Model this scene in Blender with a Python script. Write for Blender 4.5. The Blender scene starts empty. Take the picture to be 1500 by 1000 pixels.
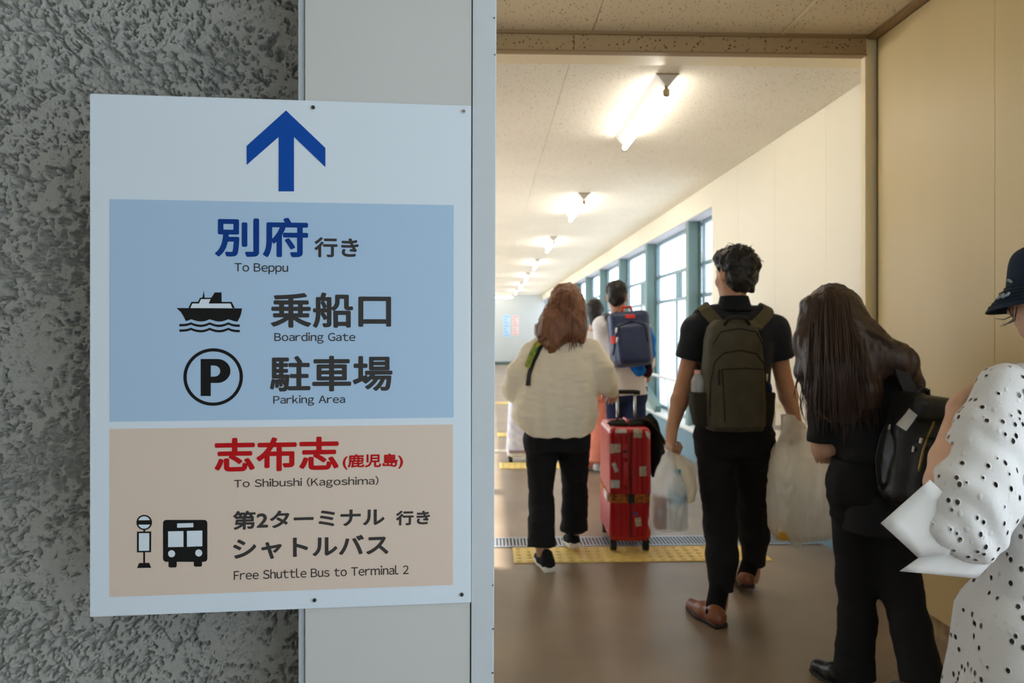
import bpy, bmesh, math, random
import numpy as np
from mathutils import Vector, Matrix

# ------------------------------------------------------------------ camera, world, sun, exposure
SC = bpy.context.scene
COL = SC.collection
FPX, YAW, CAMZ = 1040.0, math.radians(1.93), 1.343     # focal length in pixels of a 1500x1000 frame
cam_data = bpy.data.cameras.new('camera')
cam_data.sensor_width = 36.0
cam_data.lens = FPX * 36.0 / 1500.0
cam_data.shift_y = -16.0 / 1500.0
cam_data.clip_start = 0.05
cam_data.dof.use_dof = True
cam_data.dof.focus_distance = 1.30
cam_data.dof.aperture_fstop = 5.6
cam = bpy.data.objects.new('camera', cam_data)
COL.objects.link(cam)
cam.location = (0, 0, CAMZ)
cam.rotation_euler = (math.pi / 2, 0, -YAW)
SC.camera = cam

world = bpy.data.worlds.new('world')
SC.world = world
world.use_nodes = True
bg = world.node_tree.nodes['Background']
bg.inputs['Color'].default_value = (0.80, 0.91, 1.0, 1)
bg.inputs['Strength'].default_value = 3.7

sun_d = bpy.data.lights.new('sun', 'SUN')
sun_d.energy = 15.0
sun_d.angle = math.radians(1.5)
sun_d.color = (1.0, 0.96, 0.90)
sun = bpy.data.objects.new('sun', sun_d)
COL.objects.link(sun)
sun.rotation_euler = Vector((0.60, -0.30, -0.70)).to_track_quat('-Z', 'Y').to_euler()

SC.view_settings.view_transform = 'Standard'
SC.view_settings.look = 'None'
SC.view_settings.gamma = 1.0
SC.view_settings.use_curve_mapping = False
SC.view_settings.exposure = 0.0

# ------------------------------------------------------------------ camera geometry helpers
RT = np.array([math.cos(YAW), -math.sin(YAW), 0.0])
FW = np.array([math.sin(YAW), math.cos(YAW), 0.0])

def ray(px, py):
    return RT * ((px - 750) / FPX) + FW + np.array([0, 0, (484 - py) / FPX])

def W(px, py, Y):
    """the point seen at pixel px, py that lies at corridor depth Y"""
    d = ray(px, py)
    p = d * (Y / d[1])
    return np.array([p[0], p[1], p[2] + CAMZ])

def lin(c):
    return c / 12.92 if c <= 0.04045 else ((c + 0.055) / 1.055) ** 2.4

def rgb(r, g, b):
    return (lin(r / 255), lin(g / 255), lin(b / 255), 1)

# ------------------------------------------------------------------ materials
MATS = {}

def mat(name, col, rough=0.6, spec=0.4, metal=0.0, var=0.0, vscale=6.0, stretch=(1, 1, 1), bump=0.0, bscale=200.0,
        bstretch=(1, 1, 1), emit=0.0, sheen=0.0, col2=None, aniso=0.0, transl=0.0):
    if name in MATS:
        return MATS[name]
    m = bpy.data.materials.new(name)
    m.use_nodes = True
    N, L = m.node_tree.nodes, m.node_tree.links
    b = N['Principled BSDF']
    b.inputs['Roughness'].default_value = rough
    b.inputs['Specular IOR Level'].default_value = spec
    b.inputs['Metallic'].default_value = metal
    b.inputs['Base Color'].default_value = col
    if sheen:
        b.inputs['Sheen Weight'].default_value = sheen
    if emit:
        b.inputs['Emission Color'].default_value = col
        b.inputs['Emission Strength'].default_value = emit
    tc = N.new('ShaderNodeTexCoord')
    def noise(scale, st, detail=4.0):
        mp = N.new('ShaderNodeMapping')
        mp.inputs['Scale'].default_value = st
        L.new(tc.outputs['Object'], mp.inputs['Vector'])
        n = N.new('ShaderNodeTexNoise')
        n.inputs['Scale'].default_value = scale
        n.inputs['Detail'].default_value = detail
        L.new(mp.outputs['Vector'], n.inputs['Vector'])
        return n
    if var or col2:
        n = noise(vscale, stretch)
        r = N.new('ShaderNodeValToRGB')
        c2 = col2 or tuple(max(0, c * (1 - var)) for c in col[:3]) + (1,)
        r.color_ramp.elements[0].position, r.color_ramp.elements[1].position = 0.32, 0.68
        r.color_ramp.elements[0].color, r.color_ramp.elements[1].color = c2, col
        L.new(n.outputs['Fac'], r.inputs['Fac'])
        L.new(r.outputs['Color'], b.inputs['Base Color'])
    if bump:
        n = noise(bscale, bstretch, 3.0)
        bp = N.new('ShaderNodeBump')
        bp.inputs['Strength'].default_value = bump
        bp.inputs['Distance'].default_value = 0.004
        L.new(n.outputs['Fac'], bp.inputs['Height'])
        L.new(bp.outputs['Normal'], b.inputs['Normal'])
    MATS[name] = m
    return m

def speckle_mat(name, col, dark, amount=0.3, scale=90.0, rough=0.9, warm=None):
    """sealed acoustic board: fine fissures and pin holes"""
    m = mat(name, col, rough, 0.2, var=0.06, vscale=1.4)
    N, L = m.node_tree.nodes, m.node_tree.links
    b = N['Principled BSDF']
    src = b.inputs['Base Color'].links[0].from_socket
    tc = N.new('ShaderNodeTexCoord')
    mp = N.new('ShaderNodeMapping')
    mp.inputs['Scale'].default_value = (1.0, 0.45, 1.0)
    L.new(tc.outputs['Object'], mp.inputs['Vector'])
    v = N.new('ShaderNodeTexVoronoi')
    v.inputs['Scale'].default_value = scale
    v.inputs['Randomness'].default_value = 1.0
    L.new(mp.outputs['Vector'], v.inputs['Vector'])
    n = N.new('ShaderNodeTexNoise')
    n.inputs['Scale'].default_value = scale * 0.55
    L.new(mp.outputs['Vector'], n.inputs['Vector'])
    mul = N.new('ShaderNodeMath')
    mul.operation = 'MULTIPLY'
    L.new(n.outputs['Fac'], mul.inputs[0])
    mul.inputs[1].default_value = 0.42
    lt = N.new('ShaderNodeMath')
    lt.operation = 'LESS_THAN'
    L.new(v.outputs['Distance'], lt.inputs[0])
    sub = N.new('ShaderNodeMath')
    sub.operation = 'SUBTRACT'
    L.new(mul.outputs[0], sub.inputs[0])
    sub.inputs[1].default_value = amount
    L.new(sub.outputs[0], lt.inputs[1])
    mx = N.new('ShaderNodeMixRGB')
    L.new(lt.outputs[0], mx.inputs['Fac'])
    L.new(src, mx.inputs[1])
    mx.inputs[2].default_value = dark
    L.new(mx.outputs[0], b.inputs['Base Color'])
    return m

def film_mat(name, col, clear=0.5, milk=0.4, rough=0.35):
    """thin plastic film: part clear, part milky and translucent, with a soft sheen"""
    if name in MATS:
        return MATS[name]
    m = bpy.data.materials.new(name)
    m.use_nodes = True
    N, L = m.node_tree.nodes, m.node_tree.links
    N.remove(N['Principled BSDF'])
    out = N['Material Output']
    tr, df, tl, gl = (N.new('ShaderNodeBsdf' + k) for k in ('Transparent', 'Diffuse', 'Translucent', 'Glossy'))
    df.inputs['Color'].default_value = col
    tl.inputs['Color'].default_value = col
    gl.inputs['Roughness'].default_value = rough
    a, b2, c = (N.new('ShaderNodeMixShader') for _ in range(3))
    a.inputs[0].default_value = 0.5
    L.new(df.outputs[0], a.inputs[1])
    L.new(tl.outputs[0], a.inputs[2])
    b2.inputs[0].default_value = clear
    L.new(a.outputs[0], b2.inputs[1])
    L.new(tr.outputs[0], b2.inputs[2])
    c.inputs[0].default_value = 0.07
    L.new(b2.outputs[0], c.inputs[1])
    L.new(gl.outputs[0], c.inputs[2])
    L.new(c.outputs[0], out.inputs['Surface'])
    MATS[name] = m
    return m

def lace_mat(name, col, scale):
    """broderie anglaise: white cotton with small real openings and raised rims"""
    m = mat(name, col, 0.85, 0.2)
    N, L = m.node_tree.nodes, m.node_tree.links
    b = N['Principled BSDF']
    tc = N.new('ShaderNodeTexCoord')
    mp = N.new('ShaderNodeMapping')
    mp.inputs['Scale'].default_value = (1.3, 1.0, 0.85)
    mp.inputs['Rotation'].default_value = (0.2, 0.35, 0.5)
    L.new(tc.outputs['Object'], mp.inputs['Vector'])
    v = N.new('ShaderNodeTexVoronoi')
    v.inputs['Scale'].default_value = scale
    v.inputs['Randomness'].default_value = 0.85
    L.new(mp.outputs['Vector'], v.inputs['Vector'])
    gt = N.new('ShaderNodeMath')
    gt.operation = 'GREATER_THAN'
    gt.inputs[1].default_value = 0.23
    L.new(v.outputs['Distance'], gt.inputs[0])
    L.new(gt.outputs[0], b.inputs['Alpha'])
    r = N.new('ShaderNodeValToRGB')
    e = r.color_ramp.elements
    e[0].position, e[0].color = 0.215, (1, 1, 1, 1)
    e[1].position, e[1].color = 0.37, (0, 0, 0, 1)
    L.new(v.outputs['Distance'], r.inputs['Fac'])
    n = N.new('ShaderNodeTexNoise')
    n.inputs['Scale'].default_value = 70.0
    n.inputs['Detail'].default_value = 3.0
    L.new(tc.outputs['Object'], n.inputs['Vector'])
    ad = N.new('ShaderNodeMath')
    ad.operation = 'MULTIPLY_ADD'
    L.new(n.outputs['Fac'], ad.inputs[0])
    ad.inputs[1].default_value = 0.5
    L.new(r.outputs['Color'], ad.inputs[2])
    bp = N.new('ShaderNodeBump')
    bp.inputs['Strength'].default_value = 0.5
    bp.inputs['Distance'].default_value = 0.004
    L.new(ad.outputs[0], bp.inputs['Height'])
    L.new(bp.outputs['Normal'], b.inputs['Normal'])
    return m

# ------------------------------------------------------------------ objects
def tag(o, label, cat, group=None, kind=None):
    if label: o['label'] = label
    if cat: o['category'] = cat
    if group: o['group'] = group
    if kind: o['kind'] = kind
    return o

def thing(name, label, cat, loc=(0, 0, 0), rz=0.0, group=None):
    o = bpy.data.objects.new(name, None)
    COL.objects.link(o)
    o.empty_display_size = 0.1
    o.location = [float(c) for c in loc]
    o.rotation_euler = (0, 0, rz)
    return tag(o, label, cat, group)

def wmat(o):
    m = Matrix.Identity(4)
    while o is not None:
        m = (Matrix.Translation(o.location) @ o.rotation_euler.to_matrix().to_4x4()) @ m
        o = o.parent
    return m

def link(name, me, m, parent=None, smooth=False):
    o = bpy.data.objects.new(name, me)
    COL.objects.link(o)
    if m is not None:
        me.materials.append(m)
    if smooth:
        me.shade_smooth()
    o.parent = parent
    return o

def from_arrays(name, V, F, m, parent=None, smooth=True, world=True):
    """V in world space (default) or in the parent's space; F faces"""
    V = np.asarray(V, dtype=np.float64)
    if parent is not None and world:
        iv = np.array(wmat(parent).inverted())
        V = V @ iv[:3, :3].T + iv[:3, 3]
    me = bpy.data.meshes.new(name)
    if isinstance(F, np.ndarray):
        me.vertices.add(len(V))
        me.vertices.foreach_set('co', V.astype(np.float32).ravel())
        k = F.shape[1]
        me.loops.add(F.size)
        me.loops.foreach_set('vertex_index', F.astype(np.int32).ravel())
        me.polygons.add(len(F))
        me.polygons.foreach_set('loop_start', np.arange(0, F.size, k, dtype=np.int32))
        me.polygons.foreach_set('loop_total', np.full(len(F), k, dtype=np.int32))
        me.update(calc_edges=True)
    else:
        me.from_pydata([tuple(v) for v in V], [], F)
        me.update()
    me.validate()
    return link(name, me, m, parent, smooth)

class MB:
    """collects simple shapes, in the space of the object they go to"""
    def __init__(self): self.v, self.f = [], []
    def add(self, V, F):
        k = len(self.v)
        self.v += [tuple(float(c) for c in p) for p in V]
        self.f += [tuple(i + k for i in q) for q in F]
        return self
    def box(self, a, b):
        x0, y0, z0 = (min(a[i], b[i]) for i in range(3))
        x1, y1, z1 = (max(a[i], b[i]) for i in range(3))
        return self.add([(x0, y0, z0), (x1, y0, z0), (x1, y1, z0), (x0, y1, z0), (x0, y0, z1), (x1, y0, z1), (x1, y1, z1), (x0, y1, z1)],
                        [(0, 3, 2, 1), (4, 5, 6, 7), (0, 1, 5, 4), (1, 2, 6, 5), (2, 3, 7, 6), (3, 0, 4, 7)])
    def hexa(self, P):
        """eight corners: four below, four above, same order round"""
        return self.add(P, [(0, 3, 2, 1), (4, 5, 6, 7), (0, 1, 5, 4), (1, 2, 6, 5), (2, 3, 7, 6), (3, 0, 4, 7)])
    def tube(self, pts, r, n=10, cap=True):
        pts = [np.array(p, float) for p in pts]
        rr = r if isinstance(r, (list, tuple)) else [r] * len(pts)
        V, F = [], []
        t0 = pts[1] - pts[0]
        u = np.cross(t0, [0, 0, 1.0])
        if np.linalg.norm(u) < 1e-6: u = np.cross(t0, [0, 1.0, 0])
        for i, p in enumerate(pts):
            t = pts[min(i + 1, len(pts) - 1)] - pts[max(i - 1, 0)]
            t = t / (np.linalg.norm(t) + 1e-9)
            u = u - t * np.dot(u, t)
            u = u / (np.linalg.norm(u) + 1e-9)
            w = np.cross(t, u)
            for k in range(n):
                a = 2 * math.pi * k / n
                V.append(p + (u * math.cos(a) + w * math.sin(a)) * rr[i])
        for i in range(len(pts) - 1):
            for k in range(n):
                F.append((i * n + k, i * n + (k + 1) % n, (i + 1) * n + (k + 1) % n, (i + 1) * n + k))
        if cap:
            F.append(tuple(reversed(range(n))))
            F.append(tuple(range((len(pts) - 1) * n, len(pts) * n)))
        return self.add(V, F)
    def ribbon(self, pts, nrm, w, t):
        """flat strap along pts, facing nrm (one per point or one for all)"""
        pts = [np.array(p, float) for p in pts]
        V, F = [], []
        for i, p in enumerate(pts):
            tg = pts[min(i + 1, len(pts) - 1)] - pts[max(i - 1, 0)]
            n_ = np.array(nrm[i] if len(np.shape(nrm)) > 1 else nrm, float)
            tg = tg / np.linalg.norm(tg)
            n_ = n_ - tg * np.dot(n_, tg)
            n_ /= np.linalg.norm(n_) + 1e-9
            s = np.cross(tg, n_)
            V += [p - s * w / 2, p + s * w / 2, p + s * w / 2 + n_ * t, p - s * w / 2 + n_ * t]
        for i in range(len(pts) - 1):
            a, b = 4 * i, 4 * i + 4
            for k in range(4):
                F.append((a + k, a + (k + 1) % 4, b + (k + 1) % 4, b + k))
        F += [(3, 2, 1, 0), tuple(4 * (len(pts) - 1) + k for k in range(4))]
        return self.add(V, F)
    def lathe(self, c, prof, n=20):
        V, F = [], []
        for (r, z) in prof:
            for k in range(n):
                a = 2 * math.pi * k / n
                V.append((c[0] + r * math.cos(a), c[1] + r * math.sin(a), c[2] + z))
        for i in range(len(prof) - 1):
            for k in range(n):
                F.append((i * n + k, i * n + (k + 1) % n, (i + 1) * n + (k + 1) % n, (i + 1) * n + k))
        F.append(tuple(reversed(range(n))))
        F.append(tuple(range((len(prof) - 1) * n, len(prof) * n)))
        return self.add(V, F)
    def build(self, name, m, parent=None, smooth=False, bevel=0.0, world=False):
        o = from_arrays(name, self.v, self.f, m, parent, smooth, world)
        bm = bmesh.new()
        bm.from_mesh(o.data)
        bmesh.ops.recalc_face_normals(bm, faces=bm.faces)
        bm.to_mesh(o.data)
        bm.free()
        if smooth: o.data.shade_smooth()
        if bevel:
            b = o.modifiers.new('bevel', 'BEVEL')
            b.width, b.segments, b.limit_method = bevel, 2, 'ANGLE'
        return o

def struct(name, mb, m, **k):
    o = mb.build(name, m, **k)
    o['kind'] = 'structure'
    return o

def copy_tree(o, parent=None):
    c = o.copy()
    COL.objects.link(c)
    c.parent = parent
    for ch in list(o.children):
        copy_tree(ch, c)
    return c

# ------------------------------------------------------------------ noise and distance-field sculpting
_rng = np.random.RandomState(7)
_perm = np.concatenate([_rng.permutation(256)] * 2)

def vnoise(p):
    """smooth value noise in [-1, 1] for an (n, 3) array"""
    p = np.asarray(p, float)
    i = np.floor(p).astype(int)
    f = p - i
    f = f * f * (3 - 2 * f)
    i = i & 255
    out = 0.0
    for dx in (0, 1):
        for dy in (0, 1):
            for dz in (0, 1):
                h = _perm[(_perm[(_perm[(i[:, 0] + dx) & 255] + i[:, 1] + dy) & 255] + i[:, 2] + dz) & 255] / 127.5 - 1
                w = (f[:, 0] if dx else 1 - f[:, 0]) * (f[:, 1] if dy else 1 - f[:, 1]) * (f[:, 2] if dz else 1 - f[:, 2])
                out = out + h * w
    return out

def fbm(p, o=3):
    return sum(vnoise(np.asarray(p) * 2 ** k + 17 * k) / 2 ** k for k in range(o))

def A(*p): return np.array(p, float)

class Field:
    """a distance field on a grid; add() blends shapes in, mesh() skins them as one closed surface"""
    def __init__(self, lo, hi, h):
        self.lo, self.h = np.array(lo, float), h
        self.n = np.ceil((np.array(hi, float) - self.lo) / h).astype(int) + 2
        self.f = np.full(self.n, 0.12, np.float32)
        self.ax = [(self.lo[i] + h * np.arange(self.n[i])).astype(np.float32) for i in range(3)]
    def put(self, lo, hi, fn, k=0.0, sub=False):
        m = k + 2.5 * self.h
        a = np.clip(np.floor((np.array(lo) - m - self.lo) / self.h).astype(int), 0, self.n)
        b = np.clip(np.ceil((np.array(hi) + m - self.lo) / self.h).astype(int) + 1, 0, self.n)
        if np.any(b - a < 1): return self
        X = self.ax[0][a[0]:b[0], None, None]; Y = self.ax[1][None, a[1]:b[1], None]; Z = self.ax[2][None, None, a[2]:b[2]]
        d = fn(X, Y, Z)
        s = self.f[a[0]:b[0], a[1]:b[1], a[2]:b[2]]
        if sub:
            if k > 0:
                hh = np.maximum(k - np.abs(s + d), 0) / k
                s[...] = np.maximum(s, -d) + hh * hh * k / 4
            else:
                s[...] = np.maximum(s, -d)
        elif k > 0:
            hh = np.maximum(k - np.abs(s - d), 0) / k
            s[...] = np.minimum(s, d) - hh * hh * k / 4
        else:
            s[...] = np.minimum(s, d)
        return self
    def cap(self, a, b, ra, rb=None, k=0.02, flat=None, sub=False):
        """tapered limb from a to b; flat = (direction, factor) squashes it"""
        a, b = np.array(a, float), np.array(b, float)
        rb = ra if rb is None else rb
        v = b - a
        vv = float(v @ v) + 1e-12
        def fn(X, Y, Z):
            x, y, z = X - a[0], Y - a[1], Z - a[2]
            t = np.clip((x * v[0] + y * v[1] + z * v[2]) / vv, 0, 1)
            x, y, z = x - t * v[0], y - t * v[1], z - t * v[2]
            r = ra + (rb - ra) * t
            q = x * x + y * y + z * z
            if flat is not None:
                e, s = np.array(flat[0], float), flat[1]
                e = e / np.linalg.norm(e)
                d = x * e[0] + y * e[1] + z * e[2]
                q = q + d * d * (1 / s ** 2 - 1)
                return (np.sqrt(q) - r) * s
            return np.sqrt(q) - r
        R = max(ra, rb)
        return self.put(np.minimum(a, b) - R, np.maximum(a, b) + R, fn, k, sub)
    def chain(self, pts, rr, k=0.02, flat=None):
        for i in range(len(pts) - 1):
            self.cap(pts[i], pts[i + 1], rr[i], rr[i + 1], k, flat)
        return self
    def ell(self, c, r, M=None, k=0.02, sub=False):
        c, r = np.array(c, float), np.array(r, float)
        M = np.eye(3) if M is None else np.array(M, float)      # columns are the axes
        def fn(X, Y, Z):
            x, y, z = X - c[0], Y - c[1], Z - c[2]
            q = [x * M[0, i] + y * M[1, i] + z * M[2, i] for i in range(3)]
            k0 = np.sqrt(sum((q[i] / r[i]) ** 2 for i in range(3))) + 1e-6
            k1 = np.sqrt(sum((q[i] / r[i] ** 2) ** 2 for i in range(3))) + 1e-6
            return k0 * (k0 - 1) / k1
        e = np.sqrt(((M * r) ** 2).sum(1))
        return self.put(c - e, c + e, fn, k, sub)
    def box(self, c, half, M=None, r=0.01, k=0.0, sub=False):
        c, hf = np.array(c, float), np.array(half, float) - r
        M = np.eye(3) if M is None else np.array(M, float)
        def fn(X, Y, Z):
            x, y, z = X - c[0], Y - c[1], Z - c[2]
            q = [np.abs(x * M[0, i] + y * M[1, i] + z * M[2, i]) - hf[i] for i in range(3)]
            o = np.sqrt(sum(np.maximum(t, 0) ** 2 for t in q))
            return o + np.minimum(np.maximum(np.maximum(q[0], q[1]), q[2]), 0) - r
        e = np.abs(M * np.array(half)).sum(1)
        return self.put(c - e, c + e, fn, k, sub)
    def loft(self, secs, k=0.0, n=2.0, sub=False):
        """upright body: sections (centre point, rx, ry[, turn]) in rising order"""
        secs = sorted(secs, key=lambda s: s[0][2])
        zs = np.array([s[0][2] for s in secs]); cx = np.array([s[0][0] for s in secs]); cy = np.array([s[0][1] for s in secs])
        rx = np.array([s[1] for s in secs]); ry = np.array([s[2] for s in secs])
        tw = np.array([s[3] if len(s) > 3 else 0.0 for s in secs])
        def fn(X, Y, Z):
            z = np.clip(Z, zs[0], zs[-1])
            x, y = X - np.interp(z, zs, cx), Y - np.interp(z, zs, cy)
            if np.any(tw):
                t = np.interp(z, zs, tw)
                x, y = x * np.cos(t) + y * np.sin(t), -x * np.sin(t) + y * np.cos(t)
            a, b = np.interp(z, zs, rx), np.interp(z, zs, ry)
            q = (np.abs(x / a) ** n + np.abs(y / b) ** n) ** (1.0 / n)
            d = (q - 1) * np.minimum(a, b)
            dz = np.maximum(zs[0] - Z, Z - zs[-1])
            return np.where(dz > 0, np.sqrt(np.maximum(d, 0) ** 2 + dz ** 2), np.maximum(d, dz)) + 0 * X
        R = max(rx.max(), ry.max())
        return self.put((cx.min() - R, cy.min() - R, zs[0]), (cx.max() + R, cy.max() + R, zs[-1]), fn, k, sub)
    def mesh(self):
        f = self.f
        s = f < 0
        c = s[:-1, :-1, :-1].astype(np.int8)
        tot = np.zeros_like(c)
        for dx in (0, 1):
            for dy in (0, 1):
                for dz in (0, 1):
                    tot = tot + s[dx:dx + c.shape[0], dy:dy + c.shape[1], dz:dz + c.shape[2]]
        act = (tot > 0) & (tot < 8)
        ijk = np.argwhere(act)
        idx = np.full(act.shape, -1, np.int64)
        idx[act] = np.arange(len(ijk))
        I, J, K = ijk.T
        cn = {}
        for dx in (0, 1):
            for dy in (0, 1):
                for dz in (0, 1):
                    cn[dx, dy, dz] = f[I + dx, J + dy, K + dz]
        acc = np.zeros((len(ijk), 3)); cnt = np.zeros(len(ijk))
        for a in cn:
            for ax in range(3):
                if a[ax] == 0:
                    b = list(a); b[ax] = 1; b = tuple(b)
                    cr = (cn[a] < 0) != (cn[b] < 0)
                    t = np.where(cr, cn[a] / np.where(cr, cn[a] - cn[b], 1), 0)
                    p = np.array(a, float)[None, :] + np.zeros((len(ijk), 3))
                    p[:, ax] = t
                    acc += np.where(cr[:, None], p, 0); cnt += cr
        V = self.lo + self.h * (ijk + acc / np.maximum(cnt, 1)[:, None])
        F = []
        for ax in range(3):
            o1, o2 = (ax + 1) % 3, (ax + 2) % 3
            sl0 = [slice(1, -1)] * 3; sl0[ax] = slice(0, -1)
            sl1 = [slice(1, -1)] * 3; sl1[ax] = slice(1, None)
            A0, B0 = s[tuple(sl0)], s[tuple(sl1)]
            for flip, msk in ((False, A0 & ~B0), (True, ~A0 & B0)):
                e = np.argwhere(msk)
                if not len(e): continue
                off = np.ones(3, int); off[ax] = 0
                e = e + off
                q = []
                for (u, v) in ((0, 0), (1, 0), (1, 1), (0, 1)):
                    g = e.copy(); g[:, o1] -= u; g[:, o2] -= v
                    q.append(idx[g[:, 0], g[:, 1], g[:, 2]])
                q = np.stack(q[::-1] if not flip else q, 1)
                F.append(q[:, ::-1])
        F = np.concatenate(F) if F else np.zeros((0, 4), int)
        return V, F[(F >= 0).all(1)]

def vnormals(V, F):
    n = np.cross(V[F[:, 2]] - V[F[:, 0]], V[F[:, 3]] - V[F[:, 1]])
    N = np.zeros_like(V)
    for i in range(4):
        np.add.at(N, F[:, i], n)
    return N / (np.linalg.norm(N, axis=1)[:, None] + 1e-12)

def relax(V, F, it=1):
    for _ in range(it):
        S = np.zeros_like(V); C = np.zeros(len(V))
        for i in range(4):
            for j in (1, 3):
                np.add.at(S, F[:, i], V[F[:, (i + j) % 4]]); np.add.at(C, F[:, i], 1)
        V = 0.5 * V + 0.5 * S / np.maximum(C, 1)[:, None]
    return V

def skin(F, name, m, parent, disp=None, smooth_it=2, cut=None, solid=0.0):
    """mesh a field, relax it, push it along its normals by disp(V), optionally open it where cut(face centres)"""
    V, Q = F.mesh()
    V = relax(V, Q, smooth_it)
    if disp is not None:
        V = V + vnormals(V, Q) * disp(V)[:, None]
    if cut is not None:
        cc = V[Q].mean(1)
        Q = Q[~cut(cc)]
        used = np.unique(Q)
        mp = np.full(len(V), -1); mp[used] = np.arange(len(used))
        V, Q = V[used], mp[Q]
    o = from_arrays(name, V, Q, m, parent, True)
    if solid:
        s = o.modifiers.new('solid', 'SOLIDIFY')
        s.thickness, s.offset = solid, 1
    return o

def unit(v):
    v = np.array(v, float)
    return v / (np.linalg.norm(v) + 1e-12)

def frame(fwd, up=(0, 0, 1)):
    """columns: right, forward, up"""
    f = unit(fwd); r = unit(np.cross(f, up)); u = np.cross(r, f)
    return np.stack([r, f, u], 1)

def frame_up(up, fwd=(0, 1, 0)):
    """columns: right, forward, up, with the up axis exact"""
    u = unit(up); r = unit(np.cross(fwd, u)); f = np.cross(u, r)
    return np.stack([r, f, u], 1)

from mathutils.bvhtree import BVHTree

class Surf:
    """rays against finished meshes, to lay straps, labels and zips on them"""
    def __init__(self, *objs):
        V, F = [], []
        for o in objs:
            m = wmat(o); k = len(V)
            V += [m @ v.co for v in o.data.vertices]
            F += [tuple(i + k for i in p.vertices) for p in o.data.polygons]
        self.t = BVHTree.FromPolygons(V, F)
    def ray(self, o, d, lift=0.0):
        h = self.t.ray_cast(Vector(o), Vector(unit(d)))
        if h[0] is None: return None
        n = np.array(h[1])
        if n @ np.array(d) > 0: n = -n
        return np.array(h[0]) + n * lift, n
    def px(self, x, y, lift=0.0):
        return self.ray((0, 0, CAMZ), ray(x, y), lift)
    def strap(self, P, lift=0.001, seen=True, n=4):
        """points along a path of pixels (seen) or of 3-D points dropped on the mesh from above"""
        out, nr = [], []
        for i in range(len(P) - 1):
            for k in range(n if i < len(P) - 2 else n + 1):
                q = np.array(P[i], float) * (1 - k / n) + np.array(P[i + 1], float) * (k / n)
                h = self.px(q[0], q[1], lift) if seen else self.ray(q, (0, 0, -1), lift)
                if h: out.append(h[0]); nr.append(h[1])
        return out, nr

def patch(S, name, quad, m, parent, lift=0.0012, n=6):
    """thin label laid on a surface over the outline of four pixels"""
    quad = np.array(quad, float)
    V, ok = [], True
    for i in range(n + 1):
        for j in range(n + 1):
            u, v = i / n, j / n
            p = (quad[0] * (1 - u) + quad[1] * u) * (1 - v) + (quad[3] * (1 - u) + quad[2] * u) * v
            h = S.px(p[0], p[1], lift)
            if h is None: return None
            V.append(h[0])
    F = [(i * (n + 1) + j, (i + 1) * (n + 1) + j, (i + 1) * (n + 1) + j + 1, i * (n + 1) + j + 1) for i in range(n) for j in range(n)]
    return from_arrays(name, V, F, m, parent, True)

# ------------------------------------------------------------------ sizes of the place
XW, XN = 2.12, 1.975            # right wall of the corridor, right wall of the near bay
ZC, ZN = 2.753, 2.843           # corridor ceiling, near ceiling
YB, YE = 3.57, 28.0             # beam, far end wall
XL = -1.9                       # left wall of the corridor (behind the signboard column)

cream = mat('cream_panel', rgb(240, 230, 206), 0.45, 0.4, var=0.04, vscale=1.2, stretch=(1, 1, 0.3))
tan = mat('tan_panel', rgb(230, 205, 152), 0.42, 0.4, var=0.08, vscale=1.0, stretch=(1, 2.2, 0.35))
seam = mat('seam_dark', rgb(28, 24, 18), 0.8)
jambm = mat('jamb_cream', rgb(246, 230, 192), 0.5)
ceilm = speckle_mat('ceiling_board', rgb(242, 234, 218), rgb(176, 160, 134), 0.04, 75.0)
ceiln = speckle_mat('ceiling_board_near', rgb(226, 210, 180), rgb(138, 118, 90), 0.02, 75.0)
beamm = speckle_mat('beam_board', rgb(178, 152, 114), rgb(92, 72, 50), -0.005, 48.0)
trimd = mat('trim_brown', rgb(150, 122, 84), 0.6)
teal = mat('teal_steel', rgb(106, 132, 130), 0.4, 0.5, var=0.08, vscale=4)
sash = mat('blue_grey_aluminium', rgb(128, 150, 160), 0.38, 0.5)
lilac = mat('soffit_grey', rgb(176, 176, 184), 0.6)
sillm = mat('white_sill', rgb(226, 228, 226), 0.5)
dado = mat('blue_grey_dado', rgb(118, 152, 168), 0.5, 0.4, var=0.12, vscale=3)
sage = mat('sage_panel', rgb(160, 186, 182), 0.5, 0.4, var=0.06, vscale=2)
white_steel = mat('white_steel', rgb(222, 226, 228), 0.35, 0.5)

# floor: worn brown coating, low gloss
fl = mat('floor_coating', rgb(150, 132, 113), 0.36, 0.45, var=0.14, vscale=1.6, bump=0.10, bscale=35.0, col2=rgb(126, 109, 92))
struct('floor', MB().box((-4.0, -3.5, -0.12), (XW + 0.3, YE + 0.3, 0)), fl)

# ceilings, with open joints between the boards
mb = MB()
xs = [XL, -1.20, 0.43, 2.06, XW]
ys = [YB] + [YB + 0.06 + 1.22 * i for i in range(1, 21)] + [YE]
for i in range(len(xs) - 1):
    for j in range(len(ys) - 1):
        mb.box((xs[i] + 0.0015, ys[j] + 0.0012, ZC), (xs[i + 1] - 0.0015, ys[j + 1] - 0.0012, ZC + 0.02))
mb.box((XL, YB, ZC + 0.004), (XW + 0.3, YE + 0.2, ZC + 0.12))
struct('ceiling', mb, ceilm)
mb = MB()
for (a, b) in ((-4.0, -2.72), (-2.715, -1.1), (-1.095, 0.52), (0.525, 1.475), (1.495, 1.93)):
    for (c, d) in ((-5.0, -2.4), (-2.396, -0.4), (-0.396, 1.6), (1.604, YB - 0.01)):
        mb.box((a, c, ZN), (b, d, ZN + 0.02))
mb.box((-4.0, -5.0, ZN + 0.006), (XN + 0.2, YB, ZN + 0.12))  # unseen rear part extended behind the camera to cut sky light on the sign
struct('ceiling_near', mb, ceiln)
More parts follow.
